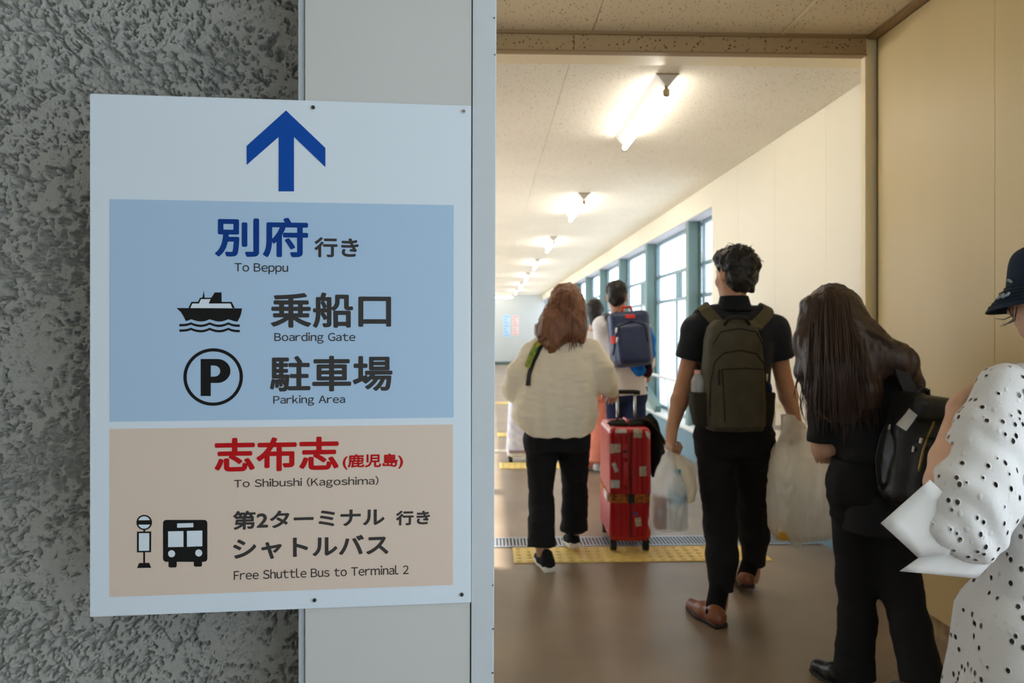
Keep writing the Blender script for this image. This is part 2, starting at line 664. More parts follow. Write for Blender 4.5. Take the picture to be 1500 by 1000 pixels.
struct('trim_1', MB().box((1.478, -2.0, ZN - 0.003), (1.492, YB - 0.01, ZN + 0.004)), mat('pale_bead', rgb(232, 216, 180), 0.4))
mb = MB()
for (a, b) in ((-2.6, 0.43), (0.4325, 1.403), (1.4055, XN - 0.052)):
    mb.box((a, YB - 0.02, ZC - 0.004), (b, YB + 0.02, ZN - 0.016))
struct('ceiling_beam', mb, beamm)
struct('trim_2', MB().box((-2.6, YB - 0.035, ZN - 0.016), (XN - 0.05, YB + 0.02, ZN)).box((-2.6, YB - 0.026, ZC - 0.012), (XN - 0.05, YB + 0.02, ZC - 0.004)), trimd)
struct('trim_3', MB().box((-2.6, YB + 0.02, ZC - 0.006), (XW, YB + 0.16, ZC)), mat('pale_bead', None))
struct('trim_4', MB().box((XN - 0.045, 1.40, ZN - 0.02), (XN, YB - 0.02, ZN)), trimd)

# right side: near bay wall, jamb, corridor wall of panels, parapet
mb = MB()
for (a, b) in ((1.40, 1.81), (1.813, 2.703), (2.7055, YB - 0.036)):
    mb.box((XN, a, 0.075), (XN + 0.03, b, ZN - 0.024))
struct('wall_right_near', mb, tan)
struct('wall_right_near_core', MB().box((XN + 0.008, 1.41, 0), (XN + 0.3, YB - 0.012, ZN + 0.1)), seam)
struct('baseboard_right_near', MB().box((XN - 0.006, 1.40, 0), (XN + 0.02, YB - 0.013, 0.072)), mat('baseboard_beige', rgb(196, 172, 132), 0.5, col2=rgb(120, 98, 70), vscale=9))
struct('trim_5', MB().box((XN - 0.052, YB - 0.012, 0), (XN + 0.3, YB + 0.03, ZN)), jambm)
mb = MB()
e = [YB + 0.03] + [4.39, 5.18, 5.96, 6.66]
for i in range(4):
    mb.box((XW, e[i] + 0.0012, 0.335), (XW + 0.03, e[i + 1] - 0.0012, ZC - 0.001))
mb.box((XW, 6.66, 2.521), (XW + 0.03, YE, ZC - 0.001))
struct('wall_right', mb, cream)
struct('wall_right_core', MB().box((XW + 0.004, YB + 0.03, 0.3), (XW + 0.3, 6.655, ZC)).box((XW + 0.004, 6.655, 2.525), (XW + 0.3, YE, ZC)), mat('core_tan', rgb(200, 180, 140), 0.7))
struct('baseboard_right', MB().box((XW - 0.012, YB + 0.03, 0), (XW + 0.28, YE, 0.305)), dado)
struct('trim_6', MB().box((XW - 0.016, YB + 0.03, 0.305), (XW + 0.004, 6.66, 0.335)), sillm)
struct('trim_7', MB().box((XW - 0.05, 6.66, 0.300), (XW + 0.30, YE, 0.332)), sillm, bevel=0.006)
struct('trim_8', MB().box((XW + 0.002, 6.66, 2.505), (XW + 0.27, YE, 2.522)), lilac)

# far end wall, left wall with its window openings
struct('wall_far', MB().box((XL - 0.3, YE, 0), (XW + 0.3, YE + 0.2, ZC)), mat('far_grey', rgb(198, 202, 202), 0.6))
struct('baseboard_far', MB().box((XL, YE - 0.02, 0), (XW, YE, 0.12)), mat('far_base', rgb(92, 108, 104), 0.6))
mb = MB()
mb.box((XL - 0.15, 1.9, 0), (XL, YE, 0.55)).box((XL - 0.15, 1.9, 2.5), (XL, YE, ZC + 0.1)).box((XL - 0.15, 1.9, 0.55), (XL, 5.0, 2.5))
y = 6.85
while y < YE:
    mb.box((XL - 0.15, y, 0.55), (XL, y + 0.14, 2.5)); y += 1.98
struct('wall_left_far', mb, cream)

# windows on the right: deep teal posts, blue-grey sashes, clear and frosted panes
glass = film_mat('clear_pane', (0.9, 0.96, 0.97, 1), clear=0.97, rough=0.02)
frost = film_mat('frosted_pane', (0.93, 0.95, 0.96, 1), clear=0.30, rough=0.3)
POSTS = [7.47 + 1.98 * i for i in range(10)]
edges = [6.66] + POSTS + [YE]
for i, y in enumerate(POSTS):
    o = struct('column_steel', MB().box((XW + 0.005, y, 0.332), (XW + 0.028, y + 0.11, 2.505)).box((XW + 0.028, y + 0.03, 0.332), (XW + 0.128, y + 0.075, 2.505))
               .box((XW + 0.128, y, 0.332), (XW + 0.142, y + 0.11, 2.505)), teal)
for i in range(len(edges) - 1):
    a, b = edges[i] + (0.0 if i == 0 else 0.11), edges[i + 1]
    x0, x1 = XW + 0.150, XW + 0.185
    fr = MB()
    for z in (0.332, 1.70, 2.03, 2.465):
        fr.box((x0, a, z), (x1, b, z + 0.04))
    n = 2 if b - a > 1.2 else 1
    for q in range(n + 1):
        yy = a + (b - a - 0.045) * q / n
        fr.box((x0 + 0.002, yy, 0.332), (x1 - 0.002, yy + 0.045, 2.06))
    fr.box((x0 + 0.002, a, 2.03), (x1 - 0.002, a + 0.04, 2.505)).box((x0 + 0.002, b - 0.04, 2.03), (x1 - 0.002, b, 2.505))
    w = bpy.data.objects.new('window_%d' % (i + 1), None)
    COL.objects.link(w)
    w['kind'] = 'structure'
    fr.build('window_frame', sash, w)
    if n == 2:
        c = (a + b) / 2
        MB().box((x0 + 0.004, c - 0.14, 1.74), (x1 + 0.012, c - 0.10, 2.03)).build('sash_stile', teal, w)
    MB().box((x0 + 0.015, a, 1.74), (x0 + 0.021, b, 2.505)).build('pane', glass, w)
    MB().box((x0 + 0.015, a, 0.34), (x0 + 0.021, b, 1.70)).build('frosted_pane', frost, w)

# sloping panel beside the windows, with a teal capping
mb = MB()
prof = [(8.75, 0.325), (10.3, 0.80), (12.2, 1.22), (16.0, 1.22), (16.0, 0.325)]
V = [(XW - 0.035, y, z) for y, z in prof] + [(XW + 0.0, y, z) for y, z in prof]
mb.add(V, [tuple(range(5)), tuple(range(9, 4, -1))] + [(i, (i + 1) % 5, 5 + (i + 1) % 5, 5 + i) for i in range(5)])
pn = mb.build('ramp_panel', sage)
tag(pn, 'pale sage sloping side panel with teal capping below the corridor windows', 'panel')
mb = MB()
for (p, q) in ((prof[0], prof[1]), (prof[1], prof[2]), (prof[2], prof[3])):
    mb.hexa([(XW - 0.055, p[0], p[1]), (XW + 0.02, p[0], p[1]), (XW + 0.02, q[0], q[1]), (XW - 0.055, q[0], q[1]),
             (XW - 0.055, p[0] - 0.05, p[1] + 0.09), (XW + 0.02, p[0] - 0.05, p[1] + 0.09), (XW + 0.02, q[0] - 0.05, q[1] + 0.09), (XW - 0.055, q[0] - 0.05, q[1] + 0.09)])
mb.build('capping', teal, pn)

# white handrail along the right wall, its near end turned in to the wall
hr = thing('handrail', 'white tubular handrail along the right corridor wall with its end bent back', 'handrail', (XW - 0.08, 5.05, 0))
mb = MB()
zz = 0.80
mb.tube([(0.08, 0.0, zz - 0.16), (0.0, -0.02, zz - 0.15), (0.0, -0.035, zz - 0.05), (0.0, 0.0, zz), (0.0, 0.06, zz), (0, 22.8, zz)], 0.019, 12)
mb.build('rail', white_steel, hr, smooth=True)
for i in range(8):
    y = (0.5, 1.75, 3.1, 5.6, 6.7, 7.8, 8.9, 10.0)[i]
    if i == 0: P = [(0.0, y, zz - 0.015), (0.0, y, zz - 0.06), (0.078, y, zz - 0.075)]
    elif i < 3: P = [(0.0, y, zz - 0.015), (0.0, y, zz - 0.06), (0.045, y, zz - 0.14), (0.045, y, 0.334)]
    else: P = [(0.0, y, zz - 0.015), (0.0, y, zz - 0.06), (0.044, y, zz - 0.075)]
    MB().tube(P, 0.008, 8).build('bracket', white_steel, hr, smooth=True)

# pale duct outside the windows
mb = MB().tube([(3.3, 11.3, -1.0), (3.3, 11.3, 2.25), (3.3, 11.15, 2.42), (3.3, 10.98, 2.45), (3.3, 9.4, 2.45)], 0.11, 14)
tag(mb.build('outdoor_duct', mat('beige_paint', rgb(222, 208, 186), 0.6), smooth=True), 'beige bent pipe standing outside behind the corridor windows', 'pipe')

# ------------------------------------------------------------------ ceiling lamps
tube_m = mat('lit_tube', rgb(255, 250, 240), 0.4, emit=34.0)
lamp_steel = mat('lamp_enamel', rgb(214, 204, 190), 0.35, 0.5)
socket_m = mat('lamp_socket', rgb(190, 170, 140), 0.5)
def ceiling_lamp(label, loc, rz):
    t = thing('ceiling_lamp', label, 'ceiling lamp', loc, rz, 'fluorescent ceiling lamps')
    a, b, hgt, ln = 0.064, 0.013, 0.062, 1.27
    mb = MB()
    mb.hexa([(-b, -ln / 2, -hgt), (b, -ln / 2, -hgt), (b, ln / 2, -hgt), (-b, ln / 2, -hgt), (-a, -ln / 2, 0), (a, -ln / 2, 0), (a, ln / 2, 0), (-a, ln / 2, 0)])
    mb.build('housing', lamp_steel, t)
    for s in (-1, 1):
        mb = MB()
        mb.tube([(0, s * 0.6, -0.055), (0, s * 0.6, -0.072), (0, s * 0.6, -0.078), (0, s * 0.6, -0.108), (0, s * 0.6, -0.116)], [0.012, 0.012, 0.021, 0.021, 0.012], 12)
        mb.build('socket', socket_m, t, smooth=False)
        MB().box((-a - 0.001, s * (ln / 2) - 0.002, -0.006), (a + 0.001, s * (ln / 2) + 0.002, 0)).build('end_cap', trimd, t)
    MB().tube([(0, -0.589, -0.093), (0, 0.589, -0.093)], 0.0155, 14).build('tube', tube_m, t, smooth=True)
    return t
ORD = ['nearest to the speckled beam', 'second in from the speckled beam', 'third in from the speckled beam', 'fourth in from the speckled beam',
       'fifth in from the speckled beam', 'sixth in from the speckled beam', 'last of the long row before the end wall']
l0 = None
for i in range(7):
    p = (0.985, 4.50 + 3.38 * i, ZC)
    lb = 'lit single-tube ceiling lamp, ' + ORD[i]
    if l0 is None: l0 = ceiling_lamp(lb, p, 0)
    else:
        c = copy_tree(l0); c.location = p; c['label'] = lb
c = copy_tree(l0); c.location = (0.35, 27.2, ZC - 0.05); c.rotation_euler = (0, 0, math.pi / 2)
c['label'] = 'lit tube lamp set crosswise in front of the grey end wall'

# two posters on the far wall
def poster(name, label, px0, px1, py0, py1, base, bars):
    a, b = W(px0, py1, YE - 0.012), W(px1, py0, YE - 0.012)
    t = MB().box((a[0], YE - 0.012, a[2]), (b[0], YE, b[2])).build(name, mat(name + '_' + str(px0), base, 0.6))
    tag(t, label, 'poster')
    n = 7
    for i in range(n):
        z0 = a[2] + (b[2] - a[2]) * (i + 0.2) / n
        q = MB().box((a[0] + 0.03, YE - 0.014, z0), (b[0] - 0.03 - 0.05 * (i % 3), YE - 0.0125, z0 + (b[2] - a[2]) / n * 0.55)).build('printed_block', mat('bar_%d' % px0, bars, 0.6), t)
poster('poster', 'narrow light blue poster on the grey end wall', 737, 747.5, 461, 493, rgb(196, 220, 240), rgb(150, 194, 230))
poster('poster', 'narrow pinkish poster on the grey end wall right of the blue one', 750, 760, 462, 491, rgb(232, 214, 214), rgb(226, 178, 176))

# ------------------------------------------------------------------ floor furniture
yel = mat('tactile_yellow', rgb(246, 216, 128), 0.5, 0.4, var=0.12, vscale=5)
def tactile(label, x0, x1, y0, y1, group='yellow tactile strips'):
    mb = MB().box((x0, y0, 0.0005), (x1, y1, 0.005))
    ny, nx = max(1, round((y1 - y0) / 0.06)), max(1, round((x1 - x0) / 0.06))
    for i in range(nx):
        for j in range(ny):
            cx, cy = x0 + (x1 - x0) * (i + 0.5) / nx, y0 + (y1 - y0) * (j + 0.5) / ny
            mb.lathe((cx, cy, 0.005), [(0.0165, 0), (0.0145, 0.003), (0.010, 0.005)], 8)
    tag(mb.build('tactile_strip', yel), label, 'tactile paving', group)
def fl_y(py): return None
def floor_at(px, py):
    d = ray(px, py); t = -CAMZ / d[2]
    return d * t
a, b = floor_at(753, 824.5), floor_at(1132, 821.5)
yn = (a[1] + b[1]) / 2
tactile('yellow studded tactile strip right behind the drain, under the red suitcase', a[0], b[0], yn, yn + 0.285)
gy0, gy1 = yn + 0.30, yn + 0.50
tactile('yellow tactile strip farther in, just in front of the pale suitcase', floor_at(732, 684)[0], floor_at(885, 684)[0], 6.9, 7.2)
tactile('small yellow tactile plate at the left, halfway to the end wall', 0.12, 0.42, 9.0, 9.3)
tactile('small yellow tactile plate at the left, nearest the end wall', 0.14, 0.44, 13.0, 13.3)
gr = thing('drain_grate', 'grey steel drain grate set across the floor beyond the yellow strip', 'drain grate', (0, gy0, 0))
steel = mat('grate_steel', rgb(168, 176, 190), 0.35, 0.6, metal=0.5)
mb = MB()
mb.box((-1.2, 0, 0.0005), (2.1, 0.02, 0.006)).box((-1.2, 0.18, 0.0005), (2.1, 0.20, 0.006))
mb.build('frame', steel, gr)
mb = MB()
x = -1.19
while x < 2.09:
    mb.box((x, 0.02, 0.001), (x + 0.009, 0.18, 0.005)); x += 0.022
mb.build('slats', steel, gr)
MB().box((-1.2, 0.02, 0.0003), (2.1, 0.18, 0.0008)).build('trough', mat('trough_dark', rgb(70, 70, 74), 0.8), gr)
struct('trim_9', MB().box((-1.2, 7.85, 0.0005), (XW - 0.02, 8.0, 0.003)), mat('pale_joint', rgb(214, 200, 180), 0.5))

# ------------------------------------------------------------------ signboard and the column it is screwed to
SL = ray(132, 484) * 1.2219
SR = ray(690, 484) * 1.2875
SE = SR - SL; SWID = float(np.linalg.norm(SE)); SE = SE / SWID
SN = np.array([SE[1], -SE[0], 0.0])                 # towards the camera
SL = SL + A(0, 0, CAMZ)
Z0, Z1 = 0.8505, 1.7505
def suv(px, py, off=0.0):
    """where the sight line of a pixel meets the sign plane (off metres in front): metres from its left edge, height"""
    d = ray(px, py); o = A(0, 0, CAMZ)
    t = ((SL + SN * off - o) @ SN) / (d @ SN)
    p = o + d * t
    return float((p - SL) @ SE), float(p[2])
SANG = math.atan2(SE[1], SE[0])
def sl(u, z, w=0.0):
    return (u, -w, z)                              # local: x along the sign, -y to the camera

sign = thing('direction_sign', 'large white direction sign with blue and peach panels screwed to a grey column', 'sign', SL * A(1, 1, 0), SANG)
grey_col = mat('column_grey', rgb(180, 182, 181), 0.42, 0.4, var=0.03, vscale=5)
flange_m = mat('flange_grey', rgb(178, 186, 191), 0.40, 0.4, var=0.04, vscale=14)
white_s = mat('sign_white', rgb(196, 208, 219), 0.32, 0.45)
blue_p = mat('sign_blue', rgb(154, 181, 208), 0.32, 0.45)
peach_p = mat('sign_peach', rgb(198, 181, 168), 0.32, 0.45)
ink_blue = mat('ink_blue', rgb(0, 66, 150), 0.4, 0.2)
ink_navy = mat('ink_navy', rgb(0, 50, 122), 0.4, 0.2)
ink_grey = mat('ink_grey', rgb(52, 50, 50), 0.4, 0.2)
ink_black = mat('ink_black', rgb(18, 18, 18), 0.4, 0.2)
ink_red = mat('ink_red', rgb(166, 10, 16), 0.4, 0.2)
MB().box((0, 0, Z0), (SWID, 0.0028, Z1)).build('board', white_s, sign)
def panel(px0, px1, y_t, y_b, m):
    u0, u1 = suv(px0, 560)[0], suv(px1, 560)[0]
    z1 = (suv(px0, y_t[0])[1] + suv(px1, y_t[1])[1]) / 2; z0 = (suv(px0, y_b[0])[1] + suv(px1, y_b[1])[1]) / 2
    MB().box((u0, -0.0003, z0), (u1, 0.001, z1)).build('colour_panel', m, sign)
panel(160.6, 664.6, (290, 301.8), (616, 612.7), blue_p)
panel(160.6, 663.6, (626.7, 622.6), (873, 857.4), peach_p)

def fill2d(polys):
    """flat filled outlines (holes where they nest) -> vertices, faces"""
    c = bpy.data.curves.new('outline', 'CURVE')
    c.dimensions, c.fill_mode = '2D', 'BOTH'
    for P in polys:
        s = c.splines.new('POLY')
        s.points.add(len(P) - 1)
        for i, q in enumerate(P): s.points[i].co = (q[0], q[1], 0, 1)
        s.use_cyclic_u = True
    o = bpy.data.objects.new('outline', c)
    COL.objects.link(o)
    bpy.context.view_layer.update()
    me = o.to_mesh()
    V = [tuple(v.co) for v in me.vertices]; F = [tuple(p.vertices) for p in me.polygons]
    o.to_mesh_clear()
    bpy.data.objects.remove(o); bpy.data.curves.remove(c)
    return V, F

def flat_part(name, polys_px, m, w=0.0006, u_z=False, holes=False):
    """printed shape given by its outline in the photograph, laid on the sign"""
    polys = [[(q if u_z else suv(*q)) for q in P] for P in polys_px]
    mb = MB()
    for i, grp in enumerate([polys] if holes else [[P] for P in polys]):
        V, F = fill2d(grp)
        mb.add([(x, -w - 0.00001 * i, y) for x, y, _ in V], F)
    return mb.build(name, m, sign)

def arc(cx, cy, r, a0=0, a1=360, n=48, ry=None):
    ry = r if ry is None else ry
    return [(cx + r * math.cos(math.radians(a0 + (a1 - a0) * i / n)), cy - ry * math.sin(math.radians(a0 + (a1 - a0) * i / n))) for i in range(n if a1 - a0 == 360 else n + 1)]

def slope(px, py):
    u0, z = suv(px - 50, py)
    d = 1.0
    e = (suv(px + 50, py + d)[1] - suv(px + 50, py)[1])
    return (z - suv(px + 50, py)[1]) / e / 100.0

def glyphs(txt):
    c = bpy.data.curves.new('lettering', 'FONT')
    c.body = txt
    c.resolution_u = 10
    o = bpy.data.objects.new('lettering', c)
    COL.objects.link(o)
    bpy.context.view_layer.update()
    me = o.to_mesh()
    V = np.array([tuple(v.co) for v in me.vertices]); F = [tuple(f.vertices) for f in me.polygons]
    o.to_mesh_clear()
    bpy.data.objects.remove(o); bpy.data.curves.remove(c)
    return V, F

def lettering(txt, x0, y0, x1, y1, m, weight=0.0, cap=None):
    """printed text fitted to the box it fills in the photograph"""
    xc, yc = (x0 + x1) / 2, (y0 + y1) / 2
    h = (y1 - y0) - abs(slope(xc, yc)) * (x1 - x0)
    u0, u1 = suv(x0, yc)[0], suv(x1, yc)[0]
    za, zb = suv(xc, yc + h / 2)[1], suv(xc, yc - h / 2)[1]
    if txt.isascii() and len(txt) > 2:               # sans letters set one after another
        V, F, x = [], [], 0.0
        for ch in txt:
            if ch == ' ': x += 0.34; continue
            v, f = glyphs(chr(ord(ch) + 0xFEE0))
            k = len(V)
            v = v - A(v[:, 0].min(), 0, 0) + A(x, 0, 0)
            x = v[:, 0].max() + 0.085
            V += list(v); F += [tuple(i + k for i in q_) for q_ in f]
        V = np.array(V)
    else:
        V, F = glyphs(txt)
    lo, hi = V.min(0), V.max(0)
    g = weight                                       # stroke growth, metres
    sx, sy = (u1 - u0 - 2 * g) / (hi[0] - lo[0]), (zb - za - 2 * g) / (hi[1] - lo[1])
    U = np.stack([u0 + g + (V[:, 0] - lo[0]) * sx, np.zeros(len(V)), za + g + (V[:, 1] - lo[1]) * sy], 1)
    mb = MB()
    sh = [(0, 0)] if g == 0 else [(0, 0)] + [(math.cos(a), math.sin(a)) for a in (math.pi * (k + 0.5) / 4 for k in range(8))] + [(1, 0), (-1, 0), (0, 1), (0, -1)]
    for i, (a, b) in enumerate(sh):
        P = U + A(a * g, -0.0006 - 0.000012 * i, b * g)
        mb.add(P, F)
    o = mb.build('lettering', m, sign)
    return o

c1 = lambda x, y: (120 + x / 2.5638, 120 + y / 2.5638)
flat_part('arrow', [[c1(*q) for q in ((767, 107), (915, 248), (915, 320), (797, 207), (797, 411), (739, 411), (739, 207), (619, 312), (619, 240))]], ink_blue)
lettering('別府', 315, 317.4, 451.5, 377.4, ink_navy, 0.0019)
lettering('行き', 460.5, 347.2, 525.6, 377.4, ink_grey, 0.0011)
lettering('To Beppu', 343.5, 385.2, 422.3, 401.8, ink_grey, 0.0002)
lettering('乗船口', 396.5, 428, 573, 480.4, ink_grey, 0.0016)
lettering('Boarding Gate', 402, 486.6, 520.6, 503.2, ink_grey, 0.0002)
lettering('駐車場', 395.4, 520.3, 575, 573.6, ink_grey, 0.0016)
lettering('Parking Area', 400.4, 577.9, 505.7, 594.5, ink_grey, 0.0002)
lettering('志布志', 314.3, 638.5, 496.3, 691.4, ink_red, 0.0019)
lettering('(鹿児島)', 502, 663.5, 590.5, 687.8, ink_red, 0.0008)
lettering('To Shibushi (Kagoshima)', 343, 696.5, 554.5, 717.0, ink_grey, 0.0002)
lettering('第2ターミナル', 341.3, 742.5, 563.5, 775.8, ink_grey, 0.0011)
lettering('行き', 580, 746.4, 630, 769.4, ink_grey, 0.0010)
lettering('シャトルバス', 341.3, 781.5, 569.2, 819.9, ink_grey, 0.0013)
lettering('Free Shuttle Bus to Terminal 2', 342.6, 826.6, 598.7, 849.0, ink_grey, 0.0002)
# ship
s1 = lambda x, y: (250 + x / 5.558, 420 + y / 5.556)
wv = lambda y0, x0=165, x1=565: None
hull = [(48, 172), (582, 175), (578, 205), (568, 240), (545, 284), (520, 280), (495, 272), (470, 264), (445, 274), (420, 281), (395, 283), (370, 280), (345, 272), (318, 264), (295, 274), (270, 281), (245, 283), (220, 280), (195, 273), (168, 264), (145, 274), (124, 278), (105, 240), (85, 207)]
flat_part('ship_pictogram', [[s1(*q) for q in hull], [s1(*q) for q in ((145, 172), (170, 122), (224, 122), (240, 88), (332, 88), (360, 45), (416, 45), (416, 122), (498, 122), (524, 174), (502, 172), (488, 136), (310, 136), (326, 100), (248, 100), (232, 136), (178, 136), (162, 172))],
                         [s1(*q) for q in ((258, 88), (272, 30), (277, 88))]], ink_black)
flat_part('ship_cabin', [[s1(*q) for q in ((162, 172), (178, 134), (232, 134), (248, 99), (326, 99), (308, 136), (488, 134), (504, 172))]], white_s, 0.00045)
for yy in (0, 44):
    top = [(72, 302 + yy), (112, 301 + yy), (140, 297 + yy), (166, 288 + yy), (192, 298 + yy), (220, 305 + yy), (245, 307 + yy), (270, 305 + yy), (295, 298 + yy), (318, 288 + yy), (345, 298 + yy), (370, 305 + yy), (395, 307 + yy), (420, 305 + yy), (445, 298 + yy), (470, 288 + yy), (500, 300 + yy), (530, 305 + yy), (564, 306 + yy)]
    flat_part('wave', [[s1(*q) for q in top] + [s1(x, y + 20) for x, y in reversed(top)]], ink_black)
# parking badge
uc, zc = suv(312.6, 552)
ro = 0.5 * (suv(356.4, 552)[0] - suv(269.0, 552)[0]); ri = ro * 0.886
flat_part('parking_ring', [arc(uc, zc, ro, n=72), arc(uc, zc, ri, n=72)], ink_black, u_z=True, holes=True)
pk = [(245, 586), (360, 586)] + arc(380, 684, 108, 88, -88, 24, ry=98) + [(328, 782), (328, 888), (245, 888)]
pk_in = [(328, 640), (350, 640)] + arc(358, 685, 46, 85, -85, 16, ry=44) + [(328, 730)]
flat_part('parking_letter', [[s1(*q) for q in pk], [s1(*q) for q in pk_in]], ink_black, holes=True)
# bus stop and bus
b1 = lambda x, y: (180 + x / 10.0, 740 + y / 10.0)
def rr(x0, y0, x1, y1, r):
    P = []
    for cx, cy, a in ((x1 - r, y0 + r, 0), (x0 + r, y0 + r, 90), (x0 + r, y1 - r, 180), (x1 - r, y1 - r, 270)):
        P += arc(cx, cy, r, a + 90 - 90, a + 90, 6)
    return P
PB = lambda P: [b1(*q) for q in P]
flat_part('bus_stop_pictogram', [PB(arc(315, 248, 115, ry=112)), PB([(300, 355), (330, 355), (330, 385), (300, 385)]), PB([(208, 382), (418, 380), (416, 684), (208, 686)]),
          PB([(300, 684), (328, 684), (328, 842), (300, 842)]), PB([(240, 842), (388, 838), (418, 912), (208, 916)])], ink_black)
flat_part('bus_stop_light_area', [PB([(238, 215)] + arc(315, 248, 90, 158, 22, 14) + [(392, 213)]), PB([(236, 280), (394, 280)] + arc(315, 248, 90, -20, -160, 14)), PB([(238, 406), (390, 404), (388, 660), (238, 662)])], white_s, 0.0009)
flat_part('bus_pictogram', [PB(rr(590, 210, 1240, 825, 48)), PB(rr(670, 760, 792, 908, 26)), PB(rr(1040, 756, 1162, 896, 26))], ink_black)
flat_part('bus_light_area', [PB([(798, 262), (1034, 256), (1034, 318), (798, 324)]), PB([(666, 378), (890, 374), (890, 604), (666, 608)]), PB([(942, 372), (1166, 366), (1166, 596), (942, 602)]), PB(arc(717, 705, 51)), PB(arc(1114, 694, 51))], white_s, 0.0009)
screw_m = mat('screw_dark', rgb(84, 84, 84), 0.4, metal=0.7)
for i, (px, py) in enumerate(((459, 157.5), (679.5, 163), (461, 878.5), (676.5, 870.3))):
    u, z = suv(px, py)
    mb = MB().tube([(u, 0.0, z), (u, -0.0022, z)], 0.0034, 14)
    s = mb.build('screw', mat('screw_bright', rgb(190, 190, 190), 0.3, metal=0.8) if i == 1 else screw_m, sign)
    MB().box((u - 0.0022, -0.0026, z - 0.0004), (u + 0.0022, -0.0021, z + 0.0004)).box((u - 0.0004, -0.0026, z - 0.0022), (u + 0.0004, -0.0021, z + 0.0022)).build('screw_slot', ink_black, s)

# column: face board behind the sign, folded lip on the left, flange on the right
colr = thing('column', None, None, SL * A(1, 1, 0), SANG)
colr['kind'] = 'structure'
F0 = 0.0035                                          # face, behind the sign board
def u_at(px, py, off=0.0): return suv(px, py, off)[0]
def slab(name, pl, pr, m, y0, y1):
    """upright between two screen columns (top, bottom), from y0 to y1 in depth"""
    (lt, lb), (rt, rb) = pl, pr
    k = [(u_at(p, 0 if j == 0 else 1000, -y0), ) for p, j in ((lt, 0), (rt, 0), (lb, 1), (rb, 1))]
    zt, zb = suv(700, 0)[1], suv(700, 1000)[1]
    def ex(ut, ub, z): return ub + (ut - ub) * (z - zb) / (zt - zb)
    P = []
    for z in (0.0, ZN):
        a, b = ex(k[0][0], k[2][0], z), ex(k[1][0], k[3][0], z)
        P += [(a, y0, z), (b, y0, z), (b, y1, z), (a, y1, z)]
    return MB().hexa(P).build(name, m, colr, bevel=0.0012)
slab('face', (446.5, 446.8), (691.0, 688.2), grey_col, F0, F0 + 0.10)
slab('lip', (436.5, 437.2), (446.2, 446.5), mat('lip_grey', rgb(170, 180, 188), 0.4), F0 + 0.006, F0 + 0.10)
slab('reveal', (690.5, 687.8), (692.5, 690.2), seam, F0 + 0.02, F0 + 0.09)
slab('flange', (692.4, 690.0), (727.3, 723.3), flange_m, F0 - 0.002, F0 + 0.12)
for (px, py) in ((724, 26), (725, 80), (722, 857), (722.5, 921), (722, 985.5)):
    u, z = suv(px, py, -F0 + 0.003)
    MB().tube([(u, F0 - 0.001, z), (u, F0 - 0.0034, z)], 0.0014, 10).build('screw', screw_m, colr)

# stucco wall behind, trowelled flat over deep open pits
WO = 0.20
ug, zg = np.arange(-0.95, 0.45, 0.0021), np.arange(0.55, 2.10, 0.0021)
U, Z = np.meshgrid(ug, zg, indexing='ij')
P = np.stack([U.ravel(), np.zeros(U.size), Z.ravel()], 1)
big = fbm(P * 5.5 + 3, 3)
mid = fbm(P * A(76, 1, 86) + 9, 3)
fine = fbm(P * A(200, 1, 215) + 31, 2)
cell = np.abs(fbm(P * A(85, 1, 85) + 0.35 * mid[:, None] + 51, 2))
raw = mid * 0.55 + fine * 0.50
thr = 0.20 + 0.50 * big
pit = np.clip((raw - thr) / 0.22, 0, 1) * (0.7 + 0.6 * np.clip(raw, 0, 1))
crack = np.clip(0.06 - cell, 0, 1) / 0.06 * np.clip(0.75 + big, 0.1, 1)
hgt = -0.0165 * pit - 0.0085 * crack * (mid > -0.5) + 0.0011 * big + 0.0009 * mid + 0.0005 * fine
P[:, 1] = WO - hgt
nu, nz = len(ug), len(zg)
ix = np.arange(nu * nz).reshape(nu, nz)
Q = np.stack([ix[:-1, :-1].ravel(), ix[1:, :-1].ravel(), ix[1:, 1:].ravel(), ix[:-1, 1:].ravel()], 1)
stm = mat('stucco', rgb(166, 167, 163), 0.95, 0.1, var=0.12, vscale=3.5, bump=0.55, bscale=420.0)
wl = thing('wall_left', None, None, SL * A(1, 1, 0), SANG)
wl['kind'] = 'structure'
struct('light_block_left', MB().box((-2.2, -4.0, 0), (-2.0, 1.15, ZN)), stm)  # added out of view, blocks sky light coming from the left
struct('light_block_back', MB().box((-2.2, -4.2, 0), (1.95, -4.0, ZN)), stm)  # added behind the camera, screens the sky so light comes from the right
from_arrays('render_coat', P, Q, stm, wl, True, world=False)
MB().box((-3.2, WO + 0.010, 0), (-0.945, WO + 0.16, ZN)).box((-0.95, WO + 0.018, 0), (0.45, WO + 0.16, ZN)).box((-0.95, WO, 0), (0.45, WO + 0.02, 0.552)).box((-0.95, WO, 2.097), (0.45, WO + 0.02, ZN)).build('wall_core', stm, wl)

# ------------------------------------------------------------------ people
skin_tan = mat('skin_tan', rgb(206, 152, 120), 0.5, 0.35, var=0.10, vscale=14, bump=0.05, bscale=300)
skin_pale = mat('skin_pale', rgb(208, 164, 138), 0.5, 0.35, var=0.08, vscale=14, bump=0.05, bscale=300)
eye_w = mat('eye_white', rgb(235, 232, 226), 0.2)
def cloth(name, c, rough=0.85, **k):
    return mat(name, c, rough, 0.15, bump=0.25, bscale=k.pop('bscale', 700), sheen=k.pop('sheen', 0.0), **k)

def person(label, base, group=None):
    return thing('person', label, 'person', base)

